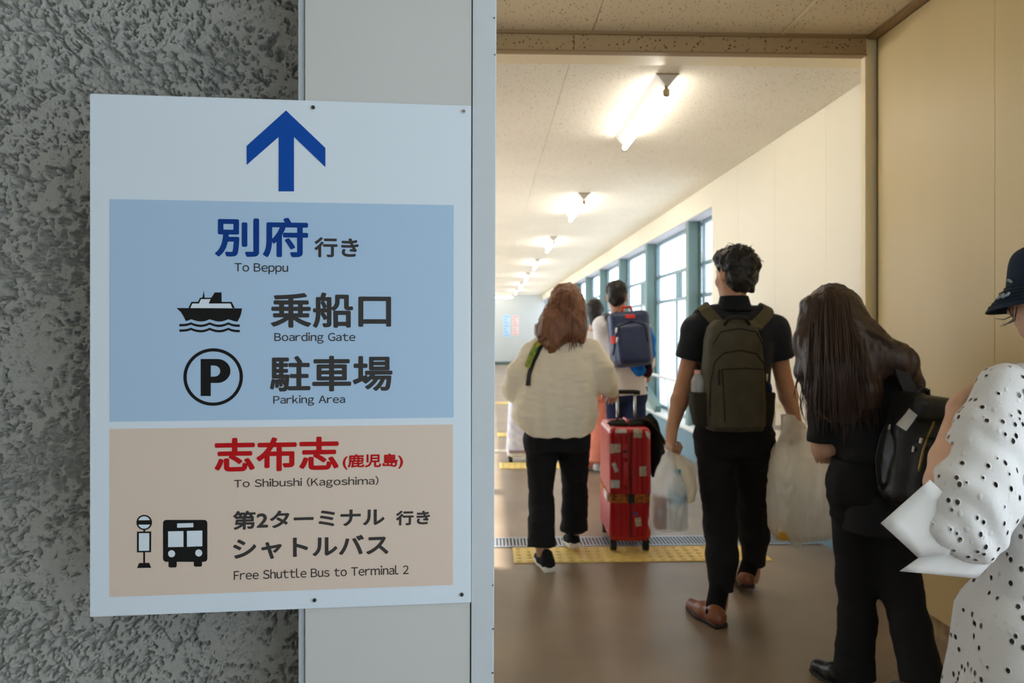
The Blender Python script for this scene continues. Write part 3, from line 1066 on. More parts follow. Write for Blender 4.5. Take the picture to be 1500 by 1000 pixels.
def hand(F, wrist, d, n, th, curl=(0.5, 0.6, 0.5), s=1.0, spread=0.0):
    """palm, four bent fingers and a thumb; d wrist->knuckles, n the way the palm faces, th towards the thumb"""
    d = unit(d); n = unit(np.array(n) - d * (np.array(n) @ d)); t = unit(np.array(th) - d * (np.array(th) @ d) - n * (np.array(th) @ n))
    w = np.array(wrist, float)
    M = np.stack([t, d, n], 1)
    F.cap(w - d * 0.02, w + d * 0.03 * s, 0.027 * s, 0.030 * s, 0.02, flat=(n, 0.66))
    F.box(w + d * 0.052 * s, (0.041 * s, 0.046 * s, 0.0145 * s), M, 0.013 * s, 0.02)
    for i, (off, lens) in enumerate(((0.031, (0.043, 0.026, 0.021)), (0.010, (0.047, 0.030, 0.023)), (-0.011, (0.043, 0.028, 0.022)), (-0.030, (0.034, 0.021, 0.019)))):
        p = w + d * (0.092 - 0.006 * (i == 0) - 0.010 * (i == 3)) * s + t * off * s
        a = 0.0
        for j in range(3):
            a += curl[j] + 0.05 * i
            q = p + (d * math.cos(a) + n * math.sin(a) + t * spread * (1.5 - i) * 0.2) * lens[j] * s
            F.cap(p, q, (0.0094 - 0.0008 * j) * s, (0.0088 - 0.0008 * j) * s, 0.004)
            p = q
    p = w + d * 0.024 * s + t * 0.030 * s
    for (dd, l, r) in (((0.55, 0.60, 0.45), 0.042, 0.0125), ((0.75, 0.15, 0.65), 0.032, 0.0105), ((0.80, -0.1, 0.6), 0.024, 0.0092)):
        q = p + (d * dd[0] + t * dd[1] + n * dd[2]) * l * s
        F.cap(p, q, r * s, r * 0.92 * s, 0.008)
        p = q

def head(F, c, fwd, up=(0, 0, 1), s=1.0):
    """skull, jaw, brow, nose, lips, ears; c = middle of the skull"""
    M = frame_up(up, fwd)
    def p(x, y, z): return np.array(c) + M @ (A(x, y, z) * s)
    F.ell(p(0, -0.008, 0.022), A(0.074, 0.094, 0.092) * s, M, 0.02)
    F.ell(p(0, 0.022, -0.045), A(0.060, 0.068, 0.070) * s, M, 0.03)
    F.ell(p(0, 0.060, -0.093), A(0.028, 0.024, 0.022) * s, M, 0.03)
    F.cap(p(-0.03, 0.078, 0.018), p(0.03, 0.078, 0.018), 0.014 * s, 0.014 * s, 0.015)
    for q in (-1, 1):
        F.ell(p(q * 0.030, 0.092, -0.002), A(0.017, 0.012, 0.012) * s, M, 0.010, sub=True)
        F.ell(p(q * 0.030, 0.079, -0.002), A(0.0125, 0.0115, 0.0115) * s, M, 0.003)
        F.ell(p(q * 0.038, 0.062, -0.035), A(0.022, 0.022, 0.022) * s, M, 0.02)
        e = p(q * 0.077, -0.004, -0.008)
        Me = frame_up(M @ A(q * 0.1, -0.15, 1), M @ A(q * 0.35, 1, 0))
        F.ell(e, A(0.010, 0.019, 0.032) * s, Me, 0.008)
        F.ell(e + M @ A(q * 0.010, 0.003, 0.004) * s, A(0.006, 0.010, 0.018) * s, Me, 0.006, sub=True)
    F.cap(p(0, 0.092, 0.005), p(0, 0.110, -0.035), 0.008 * s, 0.013 * s, 0.010)
    for q in (-1, 1):
        F.ell(p(q * 0.011, 0.101, -0.037), A(0.008, 0.009, 0.007) * s, M, 0.006)
    F.cap(p(-0.019, 0.086, -0.063), p(0.019, 0.086, -0.063), 0.0075 * s, 0.0075 * s, 0.007)
    F.cap(p(-0.017, 0.085, -0.073), p(0.017, 0.085, -0.073), 0.0085 * s, 0.0085 * s, 0.006)

def bend(a, b, l1, l2, pole):
    """middle joint of a two-bone limb from a to b, bent towards pole"""
    a, b = np.array(a, float), np.array(b, float)
    v = b - a; L = np.linalg.norm(v)
    L = min(L, (l1 + l2) * 0.999)
    u = unit(v)
    x = (l1 * l1 - l2 * l2 + L * L) / (2 * L)
    h = math.sqrt(max(l1 * l1 - x * x, 0))
    pl = np.array(pole, float); pl = unit(pl - u * (pl @ u))
    return a + u * x + pl * h

def body(J, m, parent, h=0.0055, hands=(None, None), hs=1.0, bulk=1.0, legs=True):
    """one continuous figure from a dictionary of joints"""
    pts = np.array([v for k, v in J.items() if k not in ('face', 'up')])
    F = Field(pts.min(0) - 0.20, pts.max(0) + 0.20, h)
    nb, pel = J['neck'], J['pelvis']
    ch = nb * 0.72 + pel * 0.28; be = nb * 0.35 + pel * 0.65
    acr = unit(J['shR'] - J['shL'])
    fw = unit(np.cross([0, 0, 1], acr))
    M = np.stack([acr, fw, np.cross(acr, fw)], 1)
    sw = np.linalg.norm(J['shR'] - J['shL']) / 2
    F.ell(ch - A(0, 0, 0.02), A(sw * 0.82, 0.088 * bulk, 0.19), M, 0.03)
    F.ell(be, A(sw * 0.66 * bulk, 0.080 * bulk, 0.16), M, 0.04)
    F.ell(pel + A(0, 0, 0.02), A(sw * 0.74 * bulk, 0.084 * bulk, 0.13), M, 0.04)
    F.cap(J['shL'] + acr * 0.03, J['shR'] - acr * 0.03, 0.050, 0.050, 0.03)
    F.cap(nb - A(0, 0, 0.04), J['head'] - unit(J['up']) * 0.05 * hs, 0.060, 0.054, 0.035)
    for s in 'LR':
        F.cap(J['sh' + s], J['el' + s], 0.050 * bulk, 0.040, 0.03)
        el, wr = J['el' + s], J['wr' + s]
        mid = el + (wr - el) * 0.28
        F.chain([el, mid, wr], [0.039, 0.042, 0.0265], 0.02)
        if legs:
            F.cap(J['hip' + s], J['kn' + s], 0.070 * min(bulk, 1.1), 0.045, 0.03)
            kn, an = J['kn' + s], J['an' + s]
            md = kn + (an - kn) * 0.3 - fw * 0.012
            F.chain([kn, md, an], [0.045, 0.045, 0.033], 0.02)
            he, to = J['an' + s] - A(0, 0, 0.035), J['toe' + s]
            F.cap(he, to, 0.026, 0.017, 0.02)
    for s, hd in zip('LR', hands):
        if hd is not None: hand(F, J['wr' + s], *hd[:3], **(hd[3] if len(hd) > 3 else {}))
    head(F, J['head'], J['face'], J['up'], hs)
    return skin(F, 'body', m, parent, None, 1)

def folds(amp, freq, seed, stretch=(1, 1, 1), o=2):
    return lambda V: amp * fbm(V * freq * np.array(stretch) + seed, o)

def shoe(name, heel, toe, m, sole_m, parent, w=0.044, top=0.075, hh=0.0, sole=0.018, collar=0.0):
    """shoe between heel point and toe point on its sole; hh lifts the heel"""
    heel, toe = np.array(heel, float), np.array(toe, float)
    d = unit(toe - heel); L = np.linalg.norm(toe - heel)
    M = frame_up(np.cross(np.cross(d, [0, 0, 1.0]), d), d)
    def p(x, y, z): return heel + M @ A(x, y, z)
    lo, hi = np.minimum(heel, toe) - 0.14, np.maximum(heel, toe) + 0.16
    F = Field(lo, hi, 0.0045)
    F.cap(p(0, 0.035, 0.040), p(0, L * 0.45, 0.040), w * 0.84, w, 0.02)
    F.cap(p(0, L * 0.45, 0.036), p(0, L - 0.05, 0.030), w, w * 0.82, 0.02, flat=(M[:, 2], 0.85))
    F.cap(p(0, 0.045, 0.045), p(0, 0.055, top + collar), w * 0.82, w * 0.74, 0.025)
    F.box(p(0, L / 2, -0.06), (0.2, 0.3, 0.06 + sole * 0.7), M, 0.0, 0.0, sub=True)
    s = skin(F, name, m, parent, None, 2)
    F2 = Field(lo, hi, 0.0045)
    F2.cap(p(0, 0.038, sole * 0.5), p(0, L * 0.5, sole * 0.5), w * 0.88, w * 1.03, 0.01, flat=(M[:, 2], sole * 0.5 / w * 1.15))
    F2.cap(p(0, L * 0.5, sole * 0.5), p(0, L - 0.045, sole * 0.5), w * 1.03, w * 0.84, 0.01, flat=(M[:, 2], sole * 0.5 / w * 1.15))
    F2.box(p(0, 0.045, sole * 0.45), (w * 0.80, 0.042, sole * 0.5), M, 0.006, 0.004)
    skin(F2, 'sole', sole_m, s, None, 1)
    return s

def strands(name, roots, m, parent, r=0.0016, n=14):
    """loose locks: list of point lists"""
    mb = MB()
    for P in roots:
        P = [np.array(q, float) for q in P]
        k = len(P)
        rr = [r * (0.55 + 0.45 * math.sin(math.pi * min(1, (i + 0.8) / k))) for i in range(k)]
        rr[-1] = r * 0.2
        mb.tube(P, rr, 5)
    return from_arrays(name, mb.v, mb.f, m, parent, True)

def trousers(J, m, parent, hipw, ry, legr, name='trousers', top=None, hem=0.0, disp=None, h=0.007):
    """legr: radii at thigh, knee, calf, hem"""
    pts = np.array([J[k + s] for k in ('hip', 'kn', 'an') for s in 'LR'] + [J['pelvis']])
    F = Field(pts.min(0) - 0.2, pts.max(0) + 0.25, h)
    pe = J['pelvis']
    z1 = pe[2] + 0.10 if top is None else top
    a = math.atan2(*(J['shR'] - J['shL'])[[1, 0]])
    F.loft([(A(pe[0], pe[1], pe[2] - 0.10), hipw * 0.96, ry * 0.96, a), (A(pe[0], pe[1], pe[2] - 0.02), hipw, ry, a), (A(pe[0], pe[1], z1), hipw * 0.9, ry * 0.88, a)], 0.0, 2.4)
    for s in 'LR':
        hp, kn, an = J['hip' + s], J['kn' + s], J['an' + s]
        cf = kn + (an - kn) * 0.40 - A(0, 0.012, 0)
        d = unit(an - kn)
        he = an + (an - kn) * hem
        G = Field(pts.min(0) - 0.2, pts.max(0) + 0.25, h)
        G.chain([hp, kn, cf, he], list(legr), 0.035)
        G.box(he + d * 0.145, (0.2, 0.2, 0.15), frame_up(unit(d * A(0.6, 0.6, 1))), 0.0, 0.006, sub=True)
        hh = np.maximum(0.035 - np.abs(F.f - G.f), 0) / 0.035
        F.f = np.minimum(F.f, G.f) - hh * hh * 0.035 / 4
    return skin(F, name, m, parent, disp or (lambda V: 0.0045 * fbm(V * A(16, 16, 9) + 5, 2) + 0.003 * vnoise(V * A(8, 8, 46) + 2)), 2)

# ---- man in black with the olive backpack
mn = person('man in black polo shirt, black trousers and brown shoes, wearing the olive backpack', W(1077, 700, 3.4) * A(1, 1, 0))
J = {}
J['up'], J['face'] = A(0.02, 0.02, 1), A(-0.45, 1, -0.05)
J['head'] = W(1076, 402, 3.43); J['neck'] = W(1076, 456, 3.41)
J['shL'] = W(1022, 484, 3.41); J['shR'] = W(1133, 484, 3.41)
J['wrL'] = W(984, 630, 3.37); J['wrR'] = W(1166, 618, 3.40)
J['elL'] = W(1000, 570, 3.44); J['elR'] = W(1150, 565, 3.45)
J['pelvis'] = W(1075, 632, 3.42)
J['hipL'], J['hipR'] = W(1049, 640, 3.42), W(1101, 640, 3.42)
J['knL'], J['anL'] = W(1056, 772, 3.40), W(1056, 880, 3.27)
J['knR'], J['anR'] = W(1104, 745, 3.62), W(1104, 838, 3.65)
J['toeL'], J['toeR'] = J['anL'] + A(-0.035, 0.10, -0.05), J['anR'] + A(0.015, 0.09, -0.045)
body(J, skin_tan, mn, hands=((A(-0.10, -0.02, -1), A(1, 0.1, 0), A(0.1, 1, 0), dict(curl=(1.25, 1.35, 0.9))), (A(0.12, 0, -1), A(-1, 0.1, 0), A(0, 1, 0), dict(curl=(1.2, 1.3, 0.9)))))
blk = cloth('black_jersey', rgb(38, 40, 46), 0.8, sheen=0.1)
F = Field(W(975, 720, 3.2) - 0.1, W(1175, 400, 3.65) + 0.1, 0.006)
c0, c1_ = J['neck'], J['pelvis']
def tor(z, rx, ry, dy=0.0, x=None, n=None):
    t = (z - c1_[2]) / (c0[2] - c1_[2])
    p = c1_ + (c0 - c1_) * t
    return (A(p[0] if x is None else x, p[1] + dy, z), rx, ry)
sl_l, sl_r = J['shL'] * 0.55 + J['elL'] * 0.45 , J['shR'] * 0.55 + J['elR'] * 0.45
F.cap(J['shL'], sl_l, 0.070, 0.074, 0.035); F.cap(J['shR'], sl_r, 0.070, 0.074, 0.035)
dl, dr = unit(J['elL'] - J['shL']), unit(J['elR'] - J['shR'])
for p_, d_ in ((sl_l, dl), (sl_r, dr)):
    F.box(p_ + d_ * 0.075, (0.12, 0.12, 0.065), frame_up(d_), 0.0, 0.004, sub=True)
F.loft([tor(0.86, 0.165, 0.120), tor(0.98, 0.158, 0.118), tor(1.12, 0.170, 0.125), tor(1.27, 0.186, 0.122), tor(1.36, 0.165, 0.10), tor(1.40, 0.11, 0.085)], 0.02, 2.3)
F.cap(J['shL'] - A(0, 0, 0.0), J['shR'], 0.068, 0.068, 0.05)
F.cap(W(1042, 462, 3.41), W(1108, 462, 3.41), 0.055, 0.055, 0.05)
skin(F, 'polo_shirt', blk, mn, lambda V: 0.004 * fbm(V * A(15, 15, 11), 2) + 0.0025 * vnoise(V * A(10, 10, 40)), 2)
F = Field(J['neck'] - 0.14, J['neck'] + A(0.14, 0.14, 0.2), 0.005)
nk = J['neck'] + A(0, 0.004, 0.012)
F.loft([(nk + A(0, -0.004, -0.012), 0.100, 0.086), (nk + A(0, 0.0, 0.020), 0.078, 0.074), (nk + A(0, 0.004, 0.064), 0.067, 0.068)], 0.01)
F.loft([(nk + A(0, 0.012, 0.02), 0.052, 0.052), (nk + A(0, 0.02, 0.12), 0.062, 0.064)], 0.004, sub=True)
skin(F, 'collar', cloth('collar_black', rgb(26, 28, 34), 0.75), mn, None, 2)
trousers(J, cloth('black_trousers', rgb(34, 32, 33), 0.8), mn, 0.176, 0.132, (0.104, 0.078, 0.070, 0.056), hem=-0.10)
sock = cloth('black_sock', rgb(22, 22, 24), 0.95)
brown = mat('brown_leather', rgb(142, 84, 58), 0.32, 0.5, var=0.25, vscale=18)
bsole = mat('brown_sole', rgb(52, 34, 28), 0.6)
hL = floor_at(1058, 921) * A(1, 1, 0); tL = hL + A(-0.085, 0.255, 0)
hR = floor_at(1096, 872) * A(1, 1, 0) + A(0, 0.0, 0.035); tR = hR + A(0.035, 0.255, -0.033)
for (h_, t_, an, n_) in ((hL, tL, J['anL'], 'L'), (hR, tR, J['anR'], 'R')):
    F = Field(np.minimum(h_, an) - 0.12, np.maximum(h_, an) + 0.16, 0.005)
    up_ = J['kn' + n_]
    ft = h_ + (t_ - h_) * 0.22 + A(0, 0, 0.05)
    F.cap(an + unit(up_ - an) * 0.10, ft, 0.046, 0.043, 0.01)
    skin(F, 'sock', sock, mn, None, 1)
    shoe('shoe', h_, t_, brown, bsole, mn, 0.045, 0.066, sole=0.024)
hairk = mat('hair_black', rgb(38, 33, 31), 0.5, 0.4, var=0.4, vscale=60, bump=0.6, bscale=90)
F = Field(J['head'] - 0.20, J['head'] + 0.20, 0.005)
M = frame_up(J['up'], J['face'])
hp = lambda x, y, z: J['head'] + M @ A(x, y, z)
F.ell(hp(0, -0.016, 0.045), (0.092, 0.104, 0.092), M, 0.0)
F.ell(hp(0.0, -0.050, -0.025), (0.074, 0.058, 0.066), M, 0.03)
F.ell(hp(0.0, 0.055, 0.085), (0.065, 0.055, 0.040), M, 0.03)
F.box(hp(0, 0.115, -0.03), (0.12, 0.075, 0.060), M, 0.02, 0.01, sub=True)
for s in (-1, 1): F.ell(hp(s * 0.082, 0.012, -0.014), (0.024, 0.034, 0.042), M, 0.01, sub=True)
skin(F, 'hair', hairk, mn, lambda V: 0.013 * np.abs(fbm(V * 26 + 4, 2)) + 0.005 * vnoise(V * 70), 1)
rs = np.random.RandomState(3)
loc = []
for i in range(110):
    th_, ph = rs.uniform(0, 2 * math.pi), rs.uniform(0.15, 1.0)
    dirn = A(math.cos(th_) * math.sin(ph * 1.5), math.sin(th_) * math.sin(ph * 1.5), math.cos(ph * 1.5))
    p = hp(*(A(0, -0.016, 0.045) + dirn * A(0.094, 0.106, 0.094)))
    w = M @ A(rs.normal(), rs.normal(), rs.normal()) * 0.018
    t = M @ dirn
    w = w - t * (w @ t)
    loc.append([p - t * 0.006, p + t * 0.004 + w * 0.3, p + t * 0.007 + w * 0.9, p + t * 0.001 + w * 1.5])
strands('loose_curls', loc, hairk, mn, 0.0022)

# ---- woman in the cream blouse
wb = person('woman in loose cream blouse and black trousers with wavy reddish brown hair', W(818, 700, 4.1) * A(1, 1, 0))
J = {}
J['up'], J['face'] = A(0.16, 0.05, 1), A(0.30, 1, -0.02)
J['head'] = W(830, 446, 4.13); J['neck'] = W(822, 498, 4.10)
J['shL'] = W(783, 522, 4.10); J['shR'] = W(864, 517, 4.10)
J['wrR'] = W(897, 575, 4.30); J['wrL'] = W(772, 592, 4.34)
J['elL'] = W(752, 570, 4.12); J['elR'] = W(890, 562, 4.06)
J['pelvis'] = W(815, 632, 4.10)
J['hipL'], J['hipR'] = W(793, 645, 4.10), W(840, 645, 4.10)
J['knL'], J['anL'] = W(793, 735, 4.12), W(793, 802, 4.02)
J['knR'], J['anR'] = W(842, 722, 4.24), W(841, 776, 4.27)
J['toeL'], J['toeR'] = J['anL'] + A(0, 0.15, -0.05), J['anR'] + A(0.0, 0.13, -0.06)
body(J, skin_pale, wb, hands=((A(0.3, 1, -0.2), A(0.8, -0.1, -0.3), A(0, 0.2, 1), dict(curl=(0.7, 0.9, 0.6))), (A(0.25, 1, -0.15), A(-0.3, 0, -1), A(-1, 0.1, 0.1), dict(curl=(0.7, 1.0, 0.7), s=0.92))), hs=0.97, bulk=1.2)
blouse = cloth('cream_blouse', rgb(250, 240, 220), 0.9, var=0.05, vscale=30, stretch=(1, 1, 14), bstretch=(1, 1, 6), bscale=240)
F = Field(W(725, 660, 3.8) - 0.12, W(915, 470, 4.55) + 0.1, 0.007)
wx = lambda px: W(px, 484, 4.1)[0]
F.loft([(A(wx(812), 4.10, 0.745), 0.222, 0.185), (A(wx(812), 4.10, 0.86), 0.245, 0.195), (A(wx(815), 4.10, 1.0), 0.232, 0.185), (A(wx(820), 4.10, 1.12), 0.215, 0.165),
        (A(wx(822), 4.10, 1.22), 0.190, 0.130), (A(wx(822), 4.10, 1.275), 0.11, 0.09)], 0.0, 2.3)
F.cap(J['shL'], J['shR'], 0.066, 0.066, 0.08)
F.cap(W(800, 505, 4.1), W(846, 502, 4.1), 0.062, 0.062, 0.06)
F.chain([J['shL'], J['shL'] * 0.45 + J['elL'] * 0.55 + A(-0.012, 0, 0), J['elL'] + A(0.012, 0.02, 0.0), J['elL'] * 0.4 + J['wrL'] * 0.6], [0.070, 0.074, 0.068, 0.050], 0.035)
F.chain([J['shR'], J['shR'] * 0.45 + J['elR'] * 0.55 + A(0.006, 0, 0), J['elR'] + A(-0.012, 0.02, 0.01), J['elR'] * 0.22 + J['wrR'] * 0.78], [0.070, 0.072, 0.062, 0.042], 0.035)
F.ell(A(wx(757), 4.10, 0.70), (0.10, 0.30, 0.085), None, 0.03, sub=True)
F.ell(A(wx(880), 4.10, 0.70), (0.08, 0.30, 0.075), None, 0.03, sub=True)
def blouse_d(V):
    d = 0.008 * fbm(V * A(9, 9, 4) + 2, 2) + 0.005 * vnoise(V * A(24, 20, 7)) + 0.0028 * vnoise(V * A(20, 20, 60))
    return d + 0.006 * np.sin(V[:, 0] * 62 + 2 * vnoise(V * 5)) * np.clip((1.05 - V[:, 2]) / 0.4, 0, 1)
skin(F, 'blouse', blouse, wb, blouse_d, 2)
trousers(J, cloth('black_flares', rgb(31, 31, 34), 0.85), wb, 0.186, 0.15, (0.100, 0.068, 0.072, 0.086), hem=0.02)
for (h_, dx) in ((floor_at(806, 839) * A(1, 1, 0), -0.055), (floor_at(842, 814) * A(1, 1, 0) + A(0, 0, 0.045), -0.02)):
    shoe('shoe', h_, h_ + A(dx, 0.245, -h_[2] * 0.72), cloth('black_knit', rgb(30, 30, 32), 0.85), mat('white_sole', rgb(226, 222, 214), 0.6), wb, 0.042, 0.075, sole=0.034, collar=0.01)
hair_r = mat('hair_auburn', rgb(150, 98, 66), 0.42, 0.5, var=0.55, vscale=26, stretch=(5, 5, 0.7), bump=0.5, bscale=60, bstretch=(6, 6, 0.6))
F = Field(W(770, 540, 3.85) - 0.05, W(890, 400, 4.35) + 0.05, 0.006)
px4 = lambda x, y, Y: W(x, y, Y)
F.ell(px4(829, 445, 4.115), (0.104, 0.118, 0.125), frame_up(J['up'], J['face']), 0.0)
F.loft([(px4(825, 505, 4.04), 0.05, 0.03), (px4(822, 492, 4.02), 0.120, 0.055), (px4(822, 478, 4.03), 0.128, 0.07), (px4(826, 455, 4.06), 0.112, 0.09), (px4(829, 440, 4.10), 0.10, 0.10)], 0.03)
F.chain([px4(815, 455, 4.05), px4(800, 485, 4.02), px4(795, 502, 4.02)], [0.06, 0.05, 0.020], 0.04)
F.chain([px4(845, 455, 4.06), px4(848, 485, 4.02), px4(852, 500, 4.01)], [0.05, 0.035, 0.015], 0.04)
F.chain([px4(808, 470, 4.0), px4(812, 500, 3.99), px4(808, 522, 3.985)], [0.05, 0.04, 0.012], 0.04)
F.ell(J['head'] + M @ A(0, 0.12, -0.02), (0.062, 0.07, 0.085), frame_up(J['up'], J['face']), 0.02, sub=True)
skin(F, 'hair', hair_r, wb, lambda V: 0.006 * fbm(np.stack([V[:, 0] * 44 + 2.2 * np.sin(V[:, 2] * 22), V[:, 1] * 34, V[:, 2] * 5], 1), 2) + 0.004 * vnoise(V * A(90, 90, 8)), 1)
loc = []
rs = np.random.RandomState(5)
for i in range(150):
    a = rs.uniform(-1, 1)
    x0 = 829 + a * 24; x1 = 823 + a * 33 + rs.normal() * 3
    yb = 500 - 14 * abs(a) + rs.normal() * 9
    fy = 4.0 - 0.025 + 0.075 * a * a
    w1 = rs.uniform(1.5, 4.0); ph = rs.uniform(0, 6)
    loc.append([px4(x0 + (x1 - x0) * t ** 0.8 + w1 * math.sin(ph + 7 * t) * t, 428 + 10 * abs(a) + (yb - 428) * t, fy + 0.012 - 0.02 * math.sin(2.4 * t) + 0.01 * rs.normal() * t) for t in np.linspace(0, 1, 12)])
strands('loose_locks', loc, hair_r, wb, 0.0030)

# ---- long-haired woman in the black tunic
wk = person('woman in black tunic and trousers with very long dark hair, head bowed', W(1265, 700, 2.62) * A(1, 1, 0))
J = {}
J['up'], J['face'] = A(-0.10, 0.30, 1), A(-0.30, 1, -0.45)
Yk = 2.62
q = lambda x, y, Y=Yk: W(x, y, Y)
J['head'] = q(1224, 470, 2.70); J['neck'] = q(1250, 532, 2.64)
J['shL'] = q(1208, 560); J['shR'] = q(1314, 535)
J['elL'] = q(1206, 655, 2.66); J['wrL'] = q(1210, 668, 2.92)
J['elR'] = q(1352, 650, 2.60); J['wrR'] = q(1330, 660, 2.86)
J['pelvis'] = q(1272, 690, 2.60)
J['hipL'], J['hipR'] = q(1250, 712, 2.60), q(1300, 712, 2.60)
J['knL'], J['anL'] = q(1254, 855, 2.66), q(1251, 980, 2.62)
J['knR'], J['anR'] = q(1318, 860, 2.56), q(1350, 990, 2.42)
J['toeL'], J['toeR'] = J['anL'] + A(-0.045, 0.10, -0.05), J['anR'] + A(0.0, 0.14, -0.05)
body(J, skin_pale, wk, hands=((A(0.2, 1, 0.2), A(0.3, 0, -1), A(1, 0, 0.2), dict(curl=(0.7, 0.9, 0.6), s=0.92)), (A(-0.2, 1, 0.1), A(-0.3, 0, -1), A(-1, 0, 0.2), dict(curl=(0.7, 0.9, 0.6), s=0.92))), hs=0.95)
tun = cloth('black_tunic', rgb(36, 36, 40), 0.75)
F = Field(q(1160, 800) - A(0.08, 0.30, 0.05), q(1380, 490) + A(0.05, 0.35, 0.05), 0.0065)
xk = lambda px: W(px, 484, Yk)[0]
zk = lambda py: W(1265, py, Yk)[2]
dl = unit(J['elL'] - J['shL'])
F.cap(J['shL'], J['elL'] - dl * 0.02, 0.064, 0.060, 0.035)
F.box(J['elL'] + A(0, 0, -0.035), (0.11, 0.11, 0.055), None, 0.0, 0.004, sub=True)
F.loft([(A(xk(1279), 2.60, zk(772)), 0.138, 0.125), (A(xk(1278), 2.60, zk(735)), 0.140, 0.125), (A(xk(1276), 2.61, zk(685)), 0.128, 0.115), (A(xk(1272), 2.62, zk(630)), 0.138, 0.115),
        (A(xk(1266), 2.63, zk(575)), 0.150, 0.110), (A(xk(1260), 2.64, zk(540)), 0.11, 0.085)], 0.03, 2.4)
F.cap(J['shL'], J['shR'], 0.062, 0.064, 0.06)
F.chain([J['shR'], J['elR']], [0.066, 0.058], 0.035)
skin(F, 'tunic', tun, wk, lambda V: 0.005 * fbm(V * A(14, 14, 8) + 3, 2) + 0.0025 * vnoise(V * A(8, 8, 34)), 2)
# hem vent
trousers(J, cloth('black_slacks', rgb(30, 30, 32), 0.8), wk, 0.140, 0.118, (0.088, 0.068, 0.062, 0.074), hem=0.10, top=zk(670))
for n_, s_ in (('L', 1), ('R', 1)):
    g_ = J['an' + n_] * A(1, 1, 0) + A(0.0, -0.05, 0.0)
    shoe('shoe', g_, g_ + (A(-0.10, 0.21, 0) if n_ == 'L' else A(0.0, 0.24, 0)), mat('black_leather', rgb(24, 24, 26), 0.3), mat('black_sole', rgb(18, 18, 18), 0.6), wk, 0.040, 0.050)
hair_d = mat('hair_dark', rgb(66, 46, 38), 0.36, 0.5, var=0.45, vscale=30, stretch=(4, 4, 0.35), bump=0.35, bscale=70, bstretch=(6, 6, 0.3))
F = Field(q(1140, 660, 2.35) - 0.02, q(1370, 400, 2.85) + 0.05, 0.006)
Mh = frame_up(J['up'], J['face'])
F.ell(q(1222, 462, 2.685), (0.100, 0.112, 0.125), Mh, 0.0)
F.loft([(q(1240, 618, 2.50), 0.070, 0.026), (q(1238, 596, 2.50), 0.122, 0.055), (q(1236, 570, 2.51), 0.140, 0.068), (q(1232, 525, 2.56), 0.138, 0.085), (q(1226, 485, 2.62), 0.120, 0.10), (q(1223, 455, 2.67), 0.098, 0.10)], 0.03)
F.chain([q(1262, 490, 2.60), q(1296, 522, 2.535), q(1320, 530, 2.52), q(1338, 562, 2.53), q(1346, 588, 2.55)], [0.060, 0.055, 0.048, 0.026, 0.008], 0.05)
F.chain([q(1192, 450, 2.66), q(1180, 500, 2.64), q(1178, 545, 2.63), q(1182, 580, 2.63)], [0.05, 0.034, 0.024, 0.010], 0.04)
F.ell(J['head'] + Mh @ A(0, 0.13, -0.02), (0.060, 0.075, 0.085), Mh, 0.02, sub=True)
skin(F, 'hair', hair_d, wk, lambda V: 0.0055 * fbm(np.stack([V[:, 0] * 42 + 1.2 * np.sin(V[:, 2] * 9), V[:, 1] * 42, V[:, 2] * 2.2], 1), 2) + 0.002 * vnoise(V * A(140, 140, 4)), 1)
loc = []
rs = np.random.RandomState(8)
for i in range(230):
    a = rs.uniform(-1, 1)
    x0, x1 = 1223 + a * 34, 1236 + a * 54 + rs.normal() * 5
    y0, yb = 424 + 20 * a * a, 618 - 12 * abs(a) + rs.normal() * 15
    ph = rs.uniform(0, 6)
    P = []
    for t in np.linspace(0, 1, 16):
        Y = 2.575 - 0.165 * min(1, t * 1.6) + 0.10 * a * a + 0.035 * max(0, t - 0.6)
        P.append(q(x0 + (x1 - x0) * t ** 0.7 + 2.0 * math.sin(ph + 5 * t) * t, y0 + (yb - y0) * t, Y))
    loc.append(P)
for i in range(34):                       # locks over her right shoulder, and the loose waves at the left
    a = rs.uniform(0, 1)
    loc.append([q(1255 + 75 * math.sin(1.5 * t) + 18 * a * t + 3 * rs.normal() * t, 478 + 26 * a + (60 + 26 * a) * t * t + 14 * t, 2.55 - 0.075 * math.sin(2.6 * t)) for t in np.linspace(0, 1, 12)])
for i in range(16):
    b = rs.uniform(-5, 5)
    loc.append([q(1188 + b - 16 * math.sin(1.7 * t) + 6 * math.sin(9 * t + b) * t * t, 450 + (150 + 4 * b) * t, 2.62) for t in np.linspace(0, 1, 16)])
for b in (0, 5, 9):
    loc.append([q(1326 + 22 * math.sin(1.4 * t) + 0.3 * b, 520 + b + (46 + b) * t + 5 * math.sin(6 * t), 2.53) for t in np.linspace(0, 1, 12)])
strands('loose_locks', loc, hair_d, wk, 0.0017)

# ---- woman in the white eyelet dress, at the right edge
ww = person('woman in white eyelet lace dress and navy bucket hat, arm bent up to her shoulder', W(1548, 700, 1.83) * A(1, 1, 0))
J = {}
Yw = 1.83
q = lambda x, y, Y=Yw: W(x, y, Y)
J['up'], J['face'] = A(0.0, 0.08, 1), A(-0.38, 1, -0.12)
J['head'] = q(1540, 432, 1.86); J['neck'] = q(1545, 520, 1.84)
J['shL'] = q(1470, 572, 1.83); J['shR'] = q(1640, 572, 1.80)
J['elL'] = q(1380, 708, 1.80); J['wrL'] = q(1409, 588, 1.93)
J['elR'] = q(1668, 742, 1.78); J['wrR'] = q(1650, 800, 2.0)
J['pelvis'] = q(1552, 850, 1.82)
J['hipL'], J['hipR'] = q(1510, 870), q(1595, 870)
J['knL'], J['anL'] = q(1505, 1090, 1.86), q(1505, 1225, 1.80)
J['knR'], J['anR'] = q(1590, 1090, 1.90), q(1590, 1225, 1.95)
J['toeL'], J['toeR'] = J['anL'] + A(0, 0.14, -0.05), J['anR'] + A(0.0, 0.14, -0.05)
